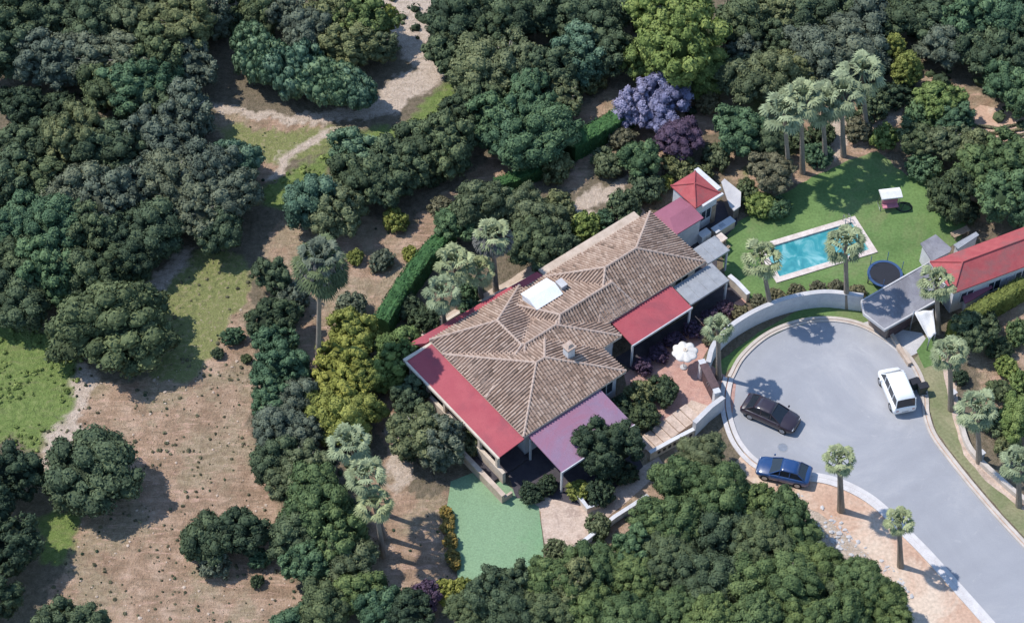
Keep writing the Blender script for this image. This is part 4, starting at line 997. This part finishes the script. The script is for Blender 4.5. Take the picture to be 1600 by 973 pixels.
for (x, y, r, kd, lb) in [(363, 525, 18, 'emerald', 'small flat green bush by the foot of the dark column of trees'), (340, 552, 11, 'oak', 'tiny dark bush just below the small flat green bush'), (385, 560, 9, 'oak', 'tiny dark bush at the edge of the dark column of trees'), (450, 885, 10, 'grey', 'tiny grey bush on the bare slope near the lower pines'), (402, 908, 12, 'deep', 'tiny dark bush below the small round green one')]:
    veg(x, y, r, kd, lb, 'shrub')
# strip of trees between the slope and the villa
SG = 'trees in the belt left of the villa'
row('the upper belt left of the villa', [(425, 430, 30, 'oak'), (455, 470, 28, 'grey'), (425, 500, 38, 'deep'), (430, 540, 34, 'emerald'), (440, 575, 40, 'emerald'), (425, 620, 36, 'emerald'), (465, 625, 34, 'grey')], SG)
row('the middle belt left of the villa', [(435, 670, 38, 'grey'), (475, 675, 34, 'grey'), (430, 715, 34, 'oak'), (478, 725, 38, 'olive'), (452, 755, 34, 'olive')], SG)
row('the lower belt left of the villa', [(495, 785, 58, 'pine', 'L'), (465, 825, 40, 'oak'), (530, 835, 46, 'pine'), (478, 880, 38, 'emerald'), (548, 875, 40, 'olive'), (560, 925, 36, 'pine'), (505, 950, 40, 'oak'), (590, 950, 36, 'emerald'), (455, 975, 30, 'emerald'), (640, 960, 38, 'deep')], SG)
# yellow-green conifer hedge and bushes beside the villa
YG = 'yellow-green conifers of the tall hedge beside the villa'
for (x, y, r, w) in ((552, 520, 38, 'topmost yellow-green conifer of the tall hedge beside the villa'), (542, 560, 42, 'upper middle yellow-green conifer of the tall hedge beside the villa'), (530, 605, 46, 'lower middle yellow-green conifer of the tall hedge beside the villa'), (575, 590, 26, 'small yellow-green conifer on the shaded inner side of the tall hedge'), (510, 630, 30, 'yellow-green conifer bulging from the outer side of the tall hedge'), (560, 640, 30, 'yellow-green conifer at the inner lower corner of the tall hedge'), (530, 655, 42, 'lowest yellow-green conifer of the tall hedge beside the villa')):
    veg(x, y, r, 'lime', w, group=YG, zc=2.0, size='M')
veg(622, 550, 38, 'bright', 'bright green bushy tree at the west corner of the villa', zc=1.9)
veg(608, 582, 32, 'bright', 'bright green tree just below the one at the west corner of the villa', zc=1.6)
veg(640, 622, 32, 'oak', 'dark low tree between the bright green ones and the red awning', zc=1.6)
veg(655, 680, 45, 'olive', 'olive green tree above the green court, left of the villa')
veg(692, 694, 40, 'grey', 'grey-green tree over the top corner of the green court')
veg(640, 700, 24, 'deep', 'dark bush left of the olive green tree above the court', 'shrub')
veg(738, 690, 26, 'olive', 'low olive bush against the villa terrace above the court', 'shrub')
veg(640, 480, 24, 'oak', 'dark round bush at the lower end of the long clipped hedge', 'shrub')
veg(665, 500, 26, 'deep', 'dark bush below the palms beside the villa', 'shrub')
veg(735, 480, 18, 'emerald', 'small green bush on the tan path along the villa', 'shrub')
veg(732, 455, 22, 'emerald', 'green bush hidden under the palms beside the villa', 'shrub')
# middle garden
MG = 'trees between the meadow and the villa'
row('the clump above the villa garden', [(555, 240, 40, 'teal'), (600, 260, 42, 'oak'), (660, 225, 42, 'oak'), (700, 225, 48, 'oak'), (635, 265, 40, 'oak'), (560, 280, 42, 'oak'), (595, 290, 38, 'oak'), (490, 315, 42, 'teal'), (530, 335, 42, 'olive'), (670, 268, 28, 'deep')], MG)
row('the clump next to the gravel track', [(750, 105, 48, 'olive'), (800, 100, 48, 'olive'), (755, 150, 38, 'oak'), (722, 180, 34, 'deep'), (850, 115, 45, 'oak'), (880, 150, 34, 'olive'), (775, 190, 45, 'emerald'), (825, 170, 52, 'emerald'), (840, 215, 55, 'emerald'), (795, 220, 42, 'emerald')], 'trees next to the gravel track')
row('the dark wood at the top middle', [(715, 35, 45, 'deep'), (700, 85, 36, 'oak'), (765, 25, 42, 'oak'), (820, 25, 42, 'deep'), (875, 25, 45, 'oak'), (930, 35, 52, 'oak'), (905, 85, 45, 'teal'), (950, 85, 40, 'oak'), (770, 60, 40, 'deep'), (840, -20, 45, 'oak'), (920, 125, 26, 'olive'), (980, -5, 45, 'oak')], 'trees of the dark wood at the top middle')
for (x, y, r, w) in ((390, 60, 30, 'small blue-green tree at the upper left of the drooping clump'), (410, 95, 42, 'left tree of the drooping blue-green clump above the track'), (460, 110, 50, 'middle tree of the drooping blue-green clump above the track'), (510, 130, 48, 'right middle tree of the drooping blue-green clump above the track'), (552, 140, 36, 'rightmost tree of the drooping blue-green clump above the track')):
    veg(x, y, r, 'teal', w, size='D', zc=2.4, group='drooping blue-green trees above the track')
row('the clump left of the pale gravel yard', [(445, 20, 36, 'grey'), (480, 55, 42, 'grey'), (520, 25, 42, 'olive'), (565, 30, 46, 'pine'), (545, 75, 42, 'olive'), (588, 72, 30, 'olive'), (410, 10, 36, 'oak')], 'trees left of the pale gravel yard')
veg(608, 30, 18, 'lime', 'slender yellow-green cypress at the edge of the pale gravel yard', size='C', zc=2.6)
veg(372, 30, 26, 'deep', 'dark low tree right of the topmost row of the left wood')
veg(1058, 55, 72, 'bright', 'tall light green leafy tree at the top behind the purple tree', zc=5)
veg(1022, 95, 42, 'bright', 'light green side bough tree left below the tall light green one')
veg(1100, 110, 40, 'bright', 'light green tree right below the tall light green one')
veg(995, 165, 36, 'purple', 'left part of the purple blossoming tree clump in the garden', group='purple blossoming trees')
veg(1042, 148, 38, 'purple', 'purple blossoming tree, taller right one of the pair in the garden', group='purple blossoming trees')
veg(1030, 185, 30, 'purple', 'small purple blossoming tree at the foot of the taller pair', group='purple blossoming trees')
veg(1062, 218, 34, 'plum', 'dark plum-leaved tree just below the purple blossoming trees')
veg(1005, 125, 16, 'olive', 'small olive shrub left above the purple blossoming trees', 'shrub')
for (x, y, r, kd, lb) in [(972, 215, 22, 'brown', 'round brownish shrub beside the end of the upper clipped hedge'), (948, 255, 28, 'olive', 'olive bush left of the two grey-green ones above the villa'), (1000, 250, 34, 'emerald', 'large round green bush above the villa roof'), (1010, 290, 32, 'oak', 'dark green bush between the round bush and the red annex'), (975, 325, 32, 'oak', 'dark bush right beside the top corner of the villa roof'), (915, 355, 28, 'bright', 'bright green bush touching the upper eave of the villa'), (945, 345, 20, 'emerald', 'small green bush between the bright bush and the roof corner'), (868, 262, 30, 'olive', 'olive green round shrub below the emerald trees'), (1105, 160, 22, 'brown', 'brownish shrub on the garden path right of the purple trees'), (1080, 175, 10, 'deep', 'tiny dark shrub beside the purple blossoming trees'), (1278, 242, 24, 'emerald', 'green conical shrub near the lawn top corner'), (1240, 212, 27, 'oak', 'dark shrub under the left end of the palm row'), (1285, 208, 24, 'deep', 'very dark shrub under the middle of the palm row'), (1365, 165, 30, 'oak', 'dark shrub right of the palm row below the cypresses'), (1395, 150, 30, 'deep', 'very dark shrub below the yellow-green cypresses'), (1340, 205, 24, 'brown', 'round brownish shrub on the pale garden path'), (1335, 185, 14, 'deep', 'small dark shrub above the round brownish one'), (1190, 320, 26, 'bright', 'bright green shrub at the lawn edge by the garden house'), (1215, 325, 22, 'emerald', 'green shrub right of the bright one at the lawn edge'), (1167, 300, 22, 'oak', 'dark shrub between the storage shed and the lawn'), (1095, 272, 20, 'olive', 'olive shrub directly behind the garden house'), (1060, 258, 26, 'olive', 'wide olive shrub left behind the garden house'), (1120, 245, 24, 'olive', 'olive shrub on the right behind the garden house'), (1040, 285, 14, 'lime', 'small yellow-green shrub at the left corner of the garden house'), (618, 345, 22, 'lime', 'flat yellow-green shrub on the tan earth of the middle garden'), (555, 402, 15, 'lime', 'small bright yellow shrub left of the round grey one'), (596, 407, 21, 'grey', 'round grey shrub alone on the tan earth'), (642, 397, 15, 'lime', 'small yellow-green shrub against the long clipped hedge'), (548, 480, 28, 'grey', 'grey-green shrub at the top of the yellow-green conifer hedge'), (690, 325, 22, 'brown', 'dark brownish shrub at the top end of the long clipped hedge')]:
    veg(x, y, r, kd, lb, 'shrub')
row('the clump pressed against the villa roof', [(840, 345, 36, 'olive'), (835, 385, 44, 'oak'), (868, 385, 34, 'oak'), (812, 325, 32, 'olive'), (870, 325, 28, 'olive'), (745, 325, 42, 'olive'), (715, 350, 34, 'emerald'), (780, 320, 30, 'emerald')], 'trees against the garden side of the villa')
# right garden and top right wood
row('the top wood right of centre', [(1165, 35, 42, 'oak'), (1210, 25, 45, 'olive'), (1260, 20, 46, 'oak'), (1165, 85, 30, 'grey'), (1215, 65, 34, 'oak'), (1305, 15, 42, 'oak'), (1350, 30, 45, 'grey'), (1400, 20, 45, 'oak'), (1380, 45, 30, 'deep')], 'trees of the top right wood')
row('the grey-green group behind the palm row', [(1270, 85, 45, 'grey'), (1315, 75, 50, 'grey'), (1350, 90, 38, 'grey'), (1165, 125, 44, 'olive'), (1200, 120, 42, 'olive'), (1230, 110, 36, 'olive')], 'grey-green trees behind the palms')
row('the dense wood in the top right corner', [(1455, 25, 48, 'oak'), (1510, 35, 50, 'emerald'), (1565, 25, 52, 'emerald'), (1600, 50, 45, 'oak'), (1480, 70, 38, 'grey'), (1530, 80, 42, 'oak'), (1575, 80, 42, 'oak'), (1570, 130, 36, 'emerald'), (1600, 145, 34, 'emerald'), (1620, 0, 50, 'oak')], 'trees in the top right corner')
veg(1396, 75, 22, 'lime', 'yellow-green cypress, upper of two behind the palm row', size='C', zc=2.4, ratio=.8)
veg(1418, 108, 26, 'lime', 'yellow-green cypress, lower of two behind the palm row', size='C', zc=2.4, ratio=.8)
for (x, y, r, kd, lb) in [(1155, 205, 42, 'emerald', 'round emerald tree right of the plum-leaved tree'), (1195, 225, 30, 'oak', 'dark tree between the emerald tree and the palm row'), (1205, 270, 36, 'brown', 'brownish egg-shaped tree at the top of the lawn'), (1470, 160, 36, 'bright', 'fresh green tree left above the terraced beds'), (1435, 185, 28, 'emerald', 'green tree left of the fresh green one by the terraced beds'), (1490, 190, 30, 'emerald', 'green tree right of the fresh green one by the terraced beds'), (1382, 215, 22, 'bright', 'bright green narrow tree at the top of the lawn'), (1432, 218, 30, 'oak', 'dark tree behind the garden swing'), (1480, 225, 34, 'olive', 'olive tree below the terraced beds'), (1520, 235, 34, 'olive', 'olive tree right of the one below the terraced beds'), (1445, 262, 26, 'emerald', 'green rounded tree right of the garden swing'), (1485, 308, 40, 'deep', 'large very dark bush at the right end of the lawn'), (1505, 330, 24, 'deep', 'smaller dark bush beside the large one at the lawn end'), (1530, 270, 42, 'pine', 'big green tree left in the group above the annex roof'), (1575, 250, 46, 'pine', 'big green tree at the top of the group above the annex roof'), (1570, 305, 46, 'emerald', 'big emerald tree just above the annex roof'), (1600, 330, 32, 'emerald', 'tree cut by the right edge above the annex roof')]:
    veg(x, y, r, kd, lb)
# verge and right edge garden
for (x, y, r, kd, lb) in [(1520, 520, 34, 'oak', 'dark tree below the yellowish clipped hedge'), (1540, 505, 26, 'deep', 'darker tree right of the one below the yellowish hedge'), (1560, 545, 22, 'deep', 'small dark bush in the shaded right garden'), (1573, 573, 20, 'bright', 'round green bush on the tan earth of the right garden'), (1594, 520, 26, 'pine', 'bright green bush at the right edge beside the annex'), (1598, 600, 24, 'bright', 'bright green bush at the right edge of the garden'), (1562, 610, 22, 'oak', 'dark bush right of the lower verge palm'), (1590, 650, 30, 'bright', 'green bush at the right edge above the last palm'), (1555, 660, 26, 'oak', 'dark bush behind the curved stone wall'), (1575, 695, 22, 'olive', 'olive bush behind the curved stone wall'), (1500, 590, 15, 'deep', 'small dark bush in the flower bed beside the verge')]:
    veg(x, y, r, kd, lb, 'shrub' if r < 27 else 'tree')
# small front garden of the villa
for (x, y, r, kd, lb) in [(948, 700, 52, 'deep', 'dense dark tree overhanging the mauve porch roof'), (938, 768, 26, 'deep', 'dark bush below the tree of the mauve porch'), (905, 765, 20, 'lime', 'yellow-green shrub beside the retaining wall corner'), (975, 738, 22, 'deep', 'dark bush right of the tree of the mauve porch'), (1000, 615, 26, 'olive', 'olive bush beside the villa wall on the brick terrace'), (1035, 610, 28, 'deep', 'dark spiky bush on the brick terrace'), (1005, 650, 26, 'deep', 'dark bush above the stone steps'), (970, 640, 24, 'deep', 'dark bush between villa corner and stone steps'), (935, 820, 22, 'olive', 'olive shrub on the tan earth by the long low wall'), (868, 858, 20, 'olive', 'olive shrub at the lower right of the green court'), (830, 770, 20, 'deep', 'dark bush added to deepen the shade under the villa corner'), (855, 758, 18, 'deep', 'dark bush added to deepen the shade by the mauve porch posts')]:  # last two bushes are added to darken the shaded villa corner
    veg(x, y, r, kd, lb, 'shrub' if r < 32 else 'tree', zc=(2.4 if r > 32 else None))
DH = 'low dark shrubs along the villa patio'
for i, (x, y) in enumerate(((1005, 572), (1030, 552), (1055, 532), (1082, 515), (1110, 497), (1132, 482))):
    veg(x, y, 17, 'plum', f'low dark shrub along the villa patio, {ordin[i]} from the brick terrace end', 'shrub', group=DH)
BH = 'brownish shrubs behind the curved white wall'
for i, (x, y) in enumerate(((1112, 530), (1130, 508), (1155, 488), (1185, 472), (1215, 463), (1245, 456), (1278, 452), (1305, 450), (1338, 456))):
    veg(x, y, 15, 'brown', f'low brownish shrub behind the curved white wall, {ordin[i]} from the gate', 'shrub', group=BH)
for i, (x, y, r) in enumerate(((697, 800, 12), (699, 822, 13), (704, 845, 14), (707, 868, 13), (702, 812, 10), (712, 882, 10))):
    veg(x, y, r, 'gold', f'golden flowering shrub at the left border of the green court, {ordin[i]} in the row', 'shrub', group='golden shrubs bordering the court')
veg(700, 925, 24, 'lime', 'yellow-green shrub at the bottom corner of the green court', 'shrub'); veg(725, 915, 16, 'lime', 'small yellow-green shrub between court and pine wood', 'shrub')
veg(620, 955, 22, 'lime', 'yellow-green shrub near the bottom edge left of the court', 'shrub'); veg(665, 935, 30, 'plum', 'dark plum shrub on the pale earth below the palms', 'shrub')
# pine wood at the bottom
PG = 'pines of the wood along the street'
def prow(where, items):
    for i, (x, y, r, kd) in enumerate(sorted(items)):
        n = len(items); pos = ('leftmost' if i == 0 else 'rightmost' if i == n-1 else ordin[i]+' from left')
        veg(x, y, r*tree_rng.uniform(.84, .99), ('oak' if kd == 'pine' and tree_rng.random() < .22 else kd), f'broad pine, {pos} in {where}', group=PG, size='P' if r > 40 else 'M', zc=tree_rng.uniform(2.5, 3.9))
prow('the top row of the pine wood', [(1062, 748, 38, 'pine'), (1095, 712, 44, 'olive'), (1075, 755, 42, 'pine'), (1125, 765, 46, 'pine'), (1175, 790, 40, 'pine'), (1225, 800, 40, 'pine')])
prow('the second row of the pine wood', [(1028, 808, 38, 'pine'), (1055, 815, 50, 'pine'), (1125, 835, 56, 'pine'), (1190, 845, 56, 'pine'), (1235, 850, 44, 'pine'), (988, 858, 38, 'emerald'), (1280, 885, 42, 'pine')])
prow('the third row of the pine wood', [(1040, 870, 52, 'oak'), (990, 895, 48, 'pine'), (1105, 905, 56, 'pine'), (1175, 905, 54, 'pine'), (1240, 910, 50, 'pine'), (1300, 915, 50, 'pine'), (930, 895, 46, 'pine'), (1345, 905, 42, 'pine'), (805, 912, 38, 'oak'), (762, 925, 40, 'oak'), (855, 905, 38, 'pine'), (890, 910, 40, 'olive')])
prow('the bottom row of the pine wood', [(735, 950, 42, 'oak'), (790, 945, 50, 'oak'), (850, 955, 52, 'oak'), (915, 955, 50, 'pine'), (980, 965, 52, 'pine'), (1050, 960, 48, 'pine'), (1110, 970, 50, 'pine'), (1175, 970, 50, 'pine'), (1240, 970, 50, 'pine'), (1310, 965, 50, 'pine'), (1375, 945, 48, 'pine'), (1400, 985, 40, 'pine')])
# clipped hedges
def hedge(name, pts, w, h, kind, label, seed=1):
    P = [Vector(p) for p in pts]; o = empty(name, (P[0].x, P[0].y, 0), 0, label, 'hedge'); rs = np.random.RandomState(seed)
    V_ = []; F_ = []; T_ = []
    L = sum((P[i+1]-P[i]).length for i in range(len(P)-1)); nl = int(L*(w+2*h)*60)
    cum = [0]
    for i in range(len(P)-1): cum.append(cum[-1]+(P[i+1]-P[i]).length)
    def pt(s):
        for i in range(len(P)-1):
            if s <= cum[i+1] or i == len(P)-2:
                d = (P[i+1]-P[i]).normalized(); q = P[i]+d*(s-cum[i]); return q, Vector((-d.y, d.x))
    n = max(3, int(L/.4)); prof = [(-1, 0), (-1.02, .5), (-.97, .92), (-.5, 1.02), (0, .99), (.5, 1.02), (.97, .92), (1.02, .5), (1, 0)]
    for i in range(n+1):
        q, nn_ = pt(L*i/n); 
        for a, b in prof:
            p = q+nn_*(a*w/2+rs.normal(0, .04)); V_.append((p.x-P[0].x, p.y-P[0].y, max(0, b*h+rs.normal(0, .04)))); T_.append(.35+.3*(b > .9))
    k = len(prof)
    for i in range(n):
        for j in range(k-1): F_.append([i*k+j, i*k+j+1, (i+1)*k+j+1, (i+1)*k+j])
    F_ += [list(range(k)), [n*k+j for j in range(k)][::-1]]
    for _ in range(nl):
        q, nn_ = pt(rs.uniform(0, L)); u = rs.uniform(0, w+2*h)
        if u < w: a, b, no = u-w/2, h, Vector((0, 0, 1))
        elif u < w+h: a, b, no = w/2, u-w, Vector((nn_.x, nn_.y, .2))
        else: a, b, no = -w/2, u-w-h, Vector((-nn_.x, -nn_.y, .2))
        c = Vector((q.x+nn_.x*a-P[0].x, q.y+nn_.y*a-P[0].y, b))+no*rs.uniform(-.02, .07); no = (no+Vector(rs.normal(0, .4, 3))).normalized()
        t = no.orthogonal().normalized(); bb = no.cross(t); s = rs.uniform(.06, .13); m0 = len(V_)
        V_ += [tuple(c-t*s), tuple(c+bb*s*.6), tuple(c+t*s), tuple(c-bb*s*.6)]; F_.append([m0, m0+1, m0+2, m0+3]); T_ += [rs.uniform(.2, .9)]*4
    m = mesh('foliage', V_, F_, FOL[kind], o); a = m.data.attributes.new('tone', 'FLOAT', 'POINT'); a.data.foreach_set('value', T_)
    return o
hedge('hedge', px((597, 522), (628, 470), (668, 415), (703, 380)), 1.3, 1.9, 'hedge', 'long clipped dark green hedge running down left of the palms', 1)
hedge('hedge', px((775, 300), (815, 285), (850, 272)), 1.0, 1.2, 'hedge', 'short clipped green hedge above the palm clump', 2)
hedge('hedge', px((890, 245), (930, 222), (985, 190)), 1.5, 1.8, 'hedge', 'thick clipped green hedge ending at the purple trees', 3)
hedge('hedge', px((1484, 532), (1530, 500), (1596, 462)), 1.1, 1.9, 'moss', 'long yellowish clipped hedge below the annex', 4)
# terraced beds: low rows of plants on the orange soil at the right edge
for i in range(5):
    y = 190+i*8.5; hedge('planting_row', px((1522+i*2, y+8), (1560, y+12), (1602, y+4)), .16, .2, 'brown', f'low curved planting row on the orange terraced bed, {ordin[i]} from the top', 20+i)

# palms
def frond_mesh(seed, n, R, lift0, fan=True):
    rs = random.Random(seed); V_ = []; F_ = []; T_ = []
    def quad(a, b, c, d, t):
        k = len(V_); V_.extend([a, b, c, d]); F_.append([k, k+1, k+2, k+3]); T_.extend([t]*4)
    for i in range(n):
        az = i*2.39996+rs.uniform(-.2, .2); q = i/n; el = math.radians(80-q*125+rs.uniform(-8, 8)); t = rs.uniform(.25, .9)
        d = Vector((math.cos(az)*math.cos(el), math.sin(az)*math.cos(el), math.sin(el))); side = Vector((-math.sin(az), math.cos(az), 0)); nrm = side.cross(d).normalized()
        if nrm.z < 0: nrm = -nrm
        pl = R*rs.uniform(.48, .60)*(.30+.70*min(1, q*2.2)); p0 = Vector((0, 0, .05)); p1 = p0+d*pl-Vector((0, 0, .06*R)); wv = side*.03
        quad(p0-wv, p0+wv, p1+wv*.6, p1-wv*.6, .8)
        ns = 15; fr = R*rs.uniform(.42, .52)
        for k in range(ns):
            a = -1.15+2.3*k/(ns-1); dr = (d*math.cos(a)+side*math.sin(a)).normalized(); w_ = (side*math.cos(a)-d*math.sin(a))*fr*.105
            m1 = p1+dr*fr*.55+nrm*(.03*R*(1 if k % 2 else -1))-Vector((0, 0, .03*R)); e = p1+dr*fr*(1-.15*abs(a)/1.45)-Vector((0, 0, R*rs.uniform(.10, .24)))
            quad(p1, m1-w_, e, m1+w_, min(1, t+rs.uniform(-.15, .15)))
    return V_, F_, T_
PALMC = []
for s in range(3):
    V_, F_, T_ = frond_mesh(s, 24, 1.0, 0); me = bpy.data.meshes.new('crown'); me.from_pydata([tuple(v) for v in V_], [], F_); a = me.attributes.new('tone', 'FLOAT', 'POINT'); a.data.foreach_set('value', T_); me.materials.append(FOL['palm']); me.update(); PALMC.append(me)
m = MB(); rs = random.Random(8)
for k in range(1500):
    a = rs.uniform(0, 6.28); z = -rs.uniform(.0, .92); r = (.12+.36*math.sin(math.pi*min(1, (-z)*.8+.25))**.7)*rs.uniform(.75, 1.05); b = .02+.05*rs.random(); m.add([(r*.5*math.cos(a), r*.5*math.sin(a), z+.14), (r*math.cos(a-b), r*math.sin(a-b), z), (r*1.08*math.cos(a), r*1.08*math.sin(a), z-.05-.12*rs.random()), (r*math.cos(a+b), r*math.sin(a+b), z)], [[0, 1, 2, 3]])
SK = m.build('dead_skirt', M_dead); SKM = SK.data; bpy.data.objects.remove(SK)
m = MB()
for k in range(16): m.tube([(0, 0, k/16), (0, 0, (k+.95)/16)], [.5+.30*(1-k/16)**3, .46+.28*(1-k/16)**3], 10)
PT = m.build('trunk', M_palmbark, None, True); PTM = PT.data; bpy.data.objects.remove(PT)
def palm(bx, by, cx, cy, rpx, label, skirt=0.0, tr=.17, group='fan palms with pale crowns'):
    """base seen at (bx, by) on the ground, crown centre at (cx, cy)"""
    b = np.array(g(bx, by)); lo, hi = .5, 25
    for _ in range(40):
        z = (lo+hi)/2; p = g(cx, cy, z)
        if p[1] > b[1]: lo = z
        else: hi = z
    top = np.array(g(cx, cy, z)); o = empty('palm_tree', tuple(b), 0, label, 'palm tree', group); r = rpx/ppm(top)
    d = Vector(top-b); t = link('trunk', PTM, o); t.rotation_euler = d.to_track_quat('Z', 'Y').to_euler(); t.scale = (tr*2, tr*2, d.length)
    c = link('crown', PALMC[tree_rng.randrange(3)], o); c.location = d; c.scale = (r*1.02,)*3; c.rotation_euler = (0, 0, tree_rng.uniform(0, 6.28))
    if skirt: s = link('dead_skirt', SKM, o); s.location = d-Vector((0, 0, .1)); s.scale = (1.9*r, 1.9*r, skirt)
    return o
palm(1323, 480, 1321, 378, 36, 'fan palm whose crown hangs over the right half of the swimming pool')
palm(1206, 492, 1190, 402, 37, 'fan palm whose crown hangs over the left end of the swimming pool')
palm(1466, 520, 1463, 440, 34, 'fan palm with its crown between the garage and the annex roofs')
palm(1486, 640, 1484, 549, 33, 'fan palm nearer the garage on the grass verge')
palm(1530, 722, 1527, 637, 37, 'fan palm on the grass verge beside the curved stone wall')
palm(1592, 790, 1592, 722, 34, 'fan palm cut by the right edge behind the curved stone wall')
palm(1314, 797, 1312, 716, 30, 'fan palm at the near kerb with its crown over the road', tr=.2)
palm(1407, 884, 1405, 812, 27, 'fan palm on the bare soil, second along the street', tr=.17)
palm(1123, 590, 1122, 510, 27, 'fan palm beside the boarded gate, behind the curved wall')
palm(592, 800, 545, 690, 38, 'topmost fan palm of the group left of the green court')
palm(600, 840, 572, 740, 37, 'middle fan palm of the group left of the green court')
palm(600, 868, 585, 785, 34, 'lowest fan palm of the group left of the green court')
tp = palm(497, 580, 500, 398, 38, 'very tall dark-crowned palm on a long thin bare trunk', skirt=3.6, tr=.17, group=None)
for c_ in tp.children:
    if c_.name.startswith('crown'): c_.material_slots[0].link = 'OBJECT'; c_.material_slots[0].material = FOL['grey']
for k_ in range(3):
    c_ = link('hanging_fronds', PALMC[k_], tp); c_.location = [q.location-Vector((0, 0, .5+k_*.55)) for q in tp.children if q.name.startswith('crown')][0]; c_.scale = (2.1+.1*k_,)*3; c_.rotation_euler = (0, 0, k_*1.1); c_.material_slots[0].link = 'OBJECT'; c_.material_slots[0].material = FOL['oak']
palm(775, 455, 770, 365, 34, 'fan palm nearest the villa roof in the garden palm clump', skirt=1.6)
palm(715, 480, 710, 408, 36, 'fan palm above the others left of the garden palm clump')
palm(752, 470, 748, 420, 30, 'fan palm in the middle of the garden palm clump')
palm(695, 520, 690, 455, 34, 'lowest fan palm of the garden palm clump')
for i, (x, y, r) in enumerate(((1225, 172, 42), (1252, 152, 40), (1285, 158, 42), (1315, 144, 41), (1347, 112, 42))):
    palm((1234, 1254, 1290, 1318, 1354)[i], (284, 270, 256, 244, 208)[i], x, y, r, f'fan palm in the row at the top of the lawn, {ordin[i]} from the left', group='fan palms in the row at the top of the lawn')

# weeds and stones of the bare slope: nobody could count them
def scatter(name, polys, n, smin, smax, mat, label, kind, seed, flat=.7, leafy=True):
    rs = np.random.RandomState(seed); pts = []
    W_ = [[g2(*q) for q in p] for p in polys]; allp = np.array([q for p in W_ for q in p]); lo, hi = allp.min(0), allp.max(0)
    while len(pts) < n:
        c = rs.uniform(lo, hi, (n*2, 2)); k = np.zeros(len(c), bool)
        for p in W_: k |= inside(p, c[:, 0], c[:, 1])
        k &= np.array([mnoise.noise(Vector((x*.35, y*.35, seed)))+.6*mnoise.noise(Vector((x*1.3, y*1.3, seed))) > rs.uniform(-.35, .45) for x, y in c])
        pts += c[k].tolist()
    V_ = []; F_ = []; T_ = []; iv, if_ = ICO1
    for x, y in pts[:n]:
        s = smin+(smax-smin)*rs.rand()**2.5; b = len(V_); v = iv*np.array([s*rs.uniform(.7, 1.3), s*rs.uniform(.7, 1.3), s*flat])*(1+rs.normal(0, .18, (len(iv), 1)))+np.array([x, y, s*flat*.3])
        V_ += v.tolist(); F_ += (if_+b).tolist(); t = rs.rand(); T_ += [t]*len(iv)
        if leafy:
            for _ in range(10):
                d = rs.normal(size=3); d[2] = abs(d[2]); d /= np.linalg.norm(d); c = np.array([x, y, s*.3])+d*s; u = np.cross(d, rs.normal(size=3)); u /= np.linalg.norm(u); w = np.cross(d, u); q = s*.45; b = len(V_)
                V_ += [(c-u*q).tolist(), (c+w*q*.5).tolist(), (c+u*q).tolist(), (c-w*q*.5).tolist()]; F_.append([b, b+1, b+2, b+3]); T_ += [t]*4
    o = mesh(name, V_, F_, mat); a = o.data.attributes.new('tone', 'FLOAT', 'POINT'); a.data.foreach_set('value', T_)
    return tag(o, label, kind, None, 'stuff')
slope = ZONES['dirt'][1]
scatter('weeds', [slope, ZONES['dry'][0]], 900, .02, .17, FOL['brown'], 'low dry weeds dotted over the bare slope', 'weeds', 3)
scatter('weeds', [ZONES['grass'][0], ZONES['grass'][3]], 420, .05, .25, FOL['bright'], 'green weed tufts in the bright meadows', 'weeds', 4)
scatter('weeds', [slope, ZONES['dirt'][0], ZONES['dirt'][2], ZONES['dirt'][6]], 300, .03, .14, FOL['deep'], 'tiny dark weed tufts on bare earth', 'weeds', 5)
scatter('stones', [slope, ZONES['gravel'][2], ZONES['gravel'][1]], 500, .03, .13, M_tan, 'pale loose stones on earth and track', 'stones', 6, .6, False)
scatter('rubble', [[(1200, 765), (1260, 770), (1300, 800), (1345, 850), (1400, 890), (1430, 930), (1400, 940), (1340, 880), (1280, 830), (1200, 790)]], 260, .04, .22, M_pale, 'broken pale rubble on the bare ground by the pines', 'rubble', 7, .5, False)
scatter('undergrowth', [[(-80, -80), (700, -80), (1680, -80), (1680, 220), (1400, 150), (1000, 120), (700, 60), (660, 60), (340, 60), (200, 470), (-80, 500)], [(440, 600), (560, 600), (600, 973), (480, 1040)], [(760, 920), (1000, 790), (1240, 800), (1440, 1040), (720, 1040)]], 1300, .2, .7, FOL['deep'], 'dark undergrowth beneath the woods', 'undergrowth', 8)
for i, (x, y) in enumerate(((1213, 388), (1355, 352))): pass
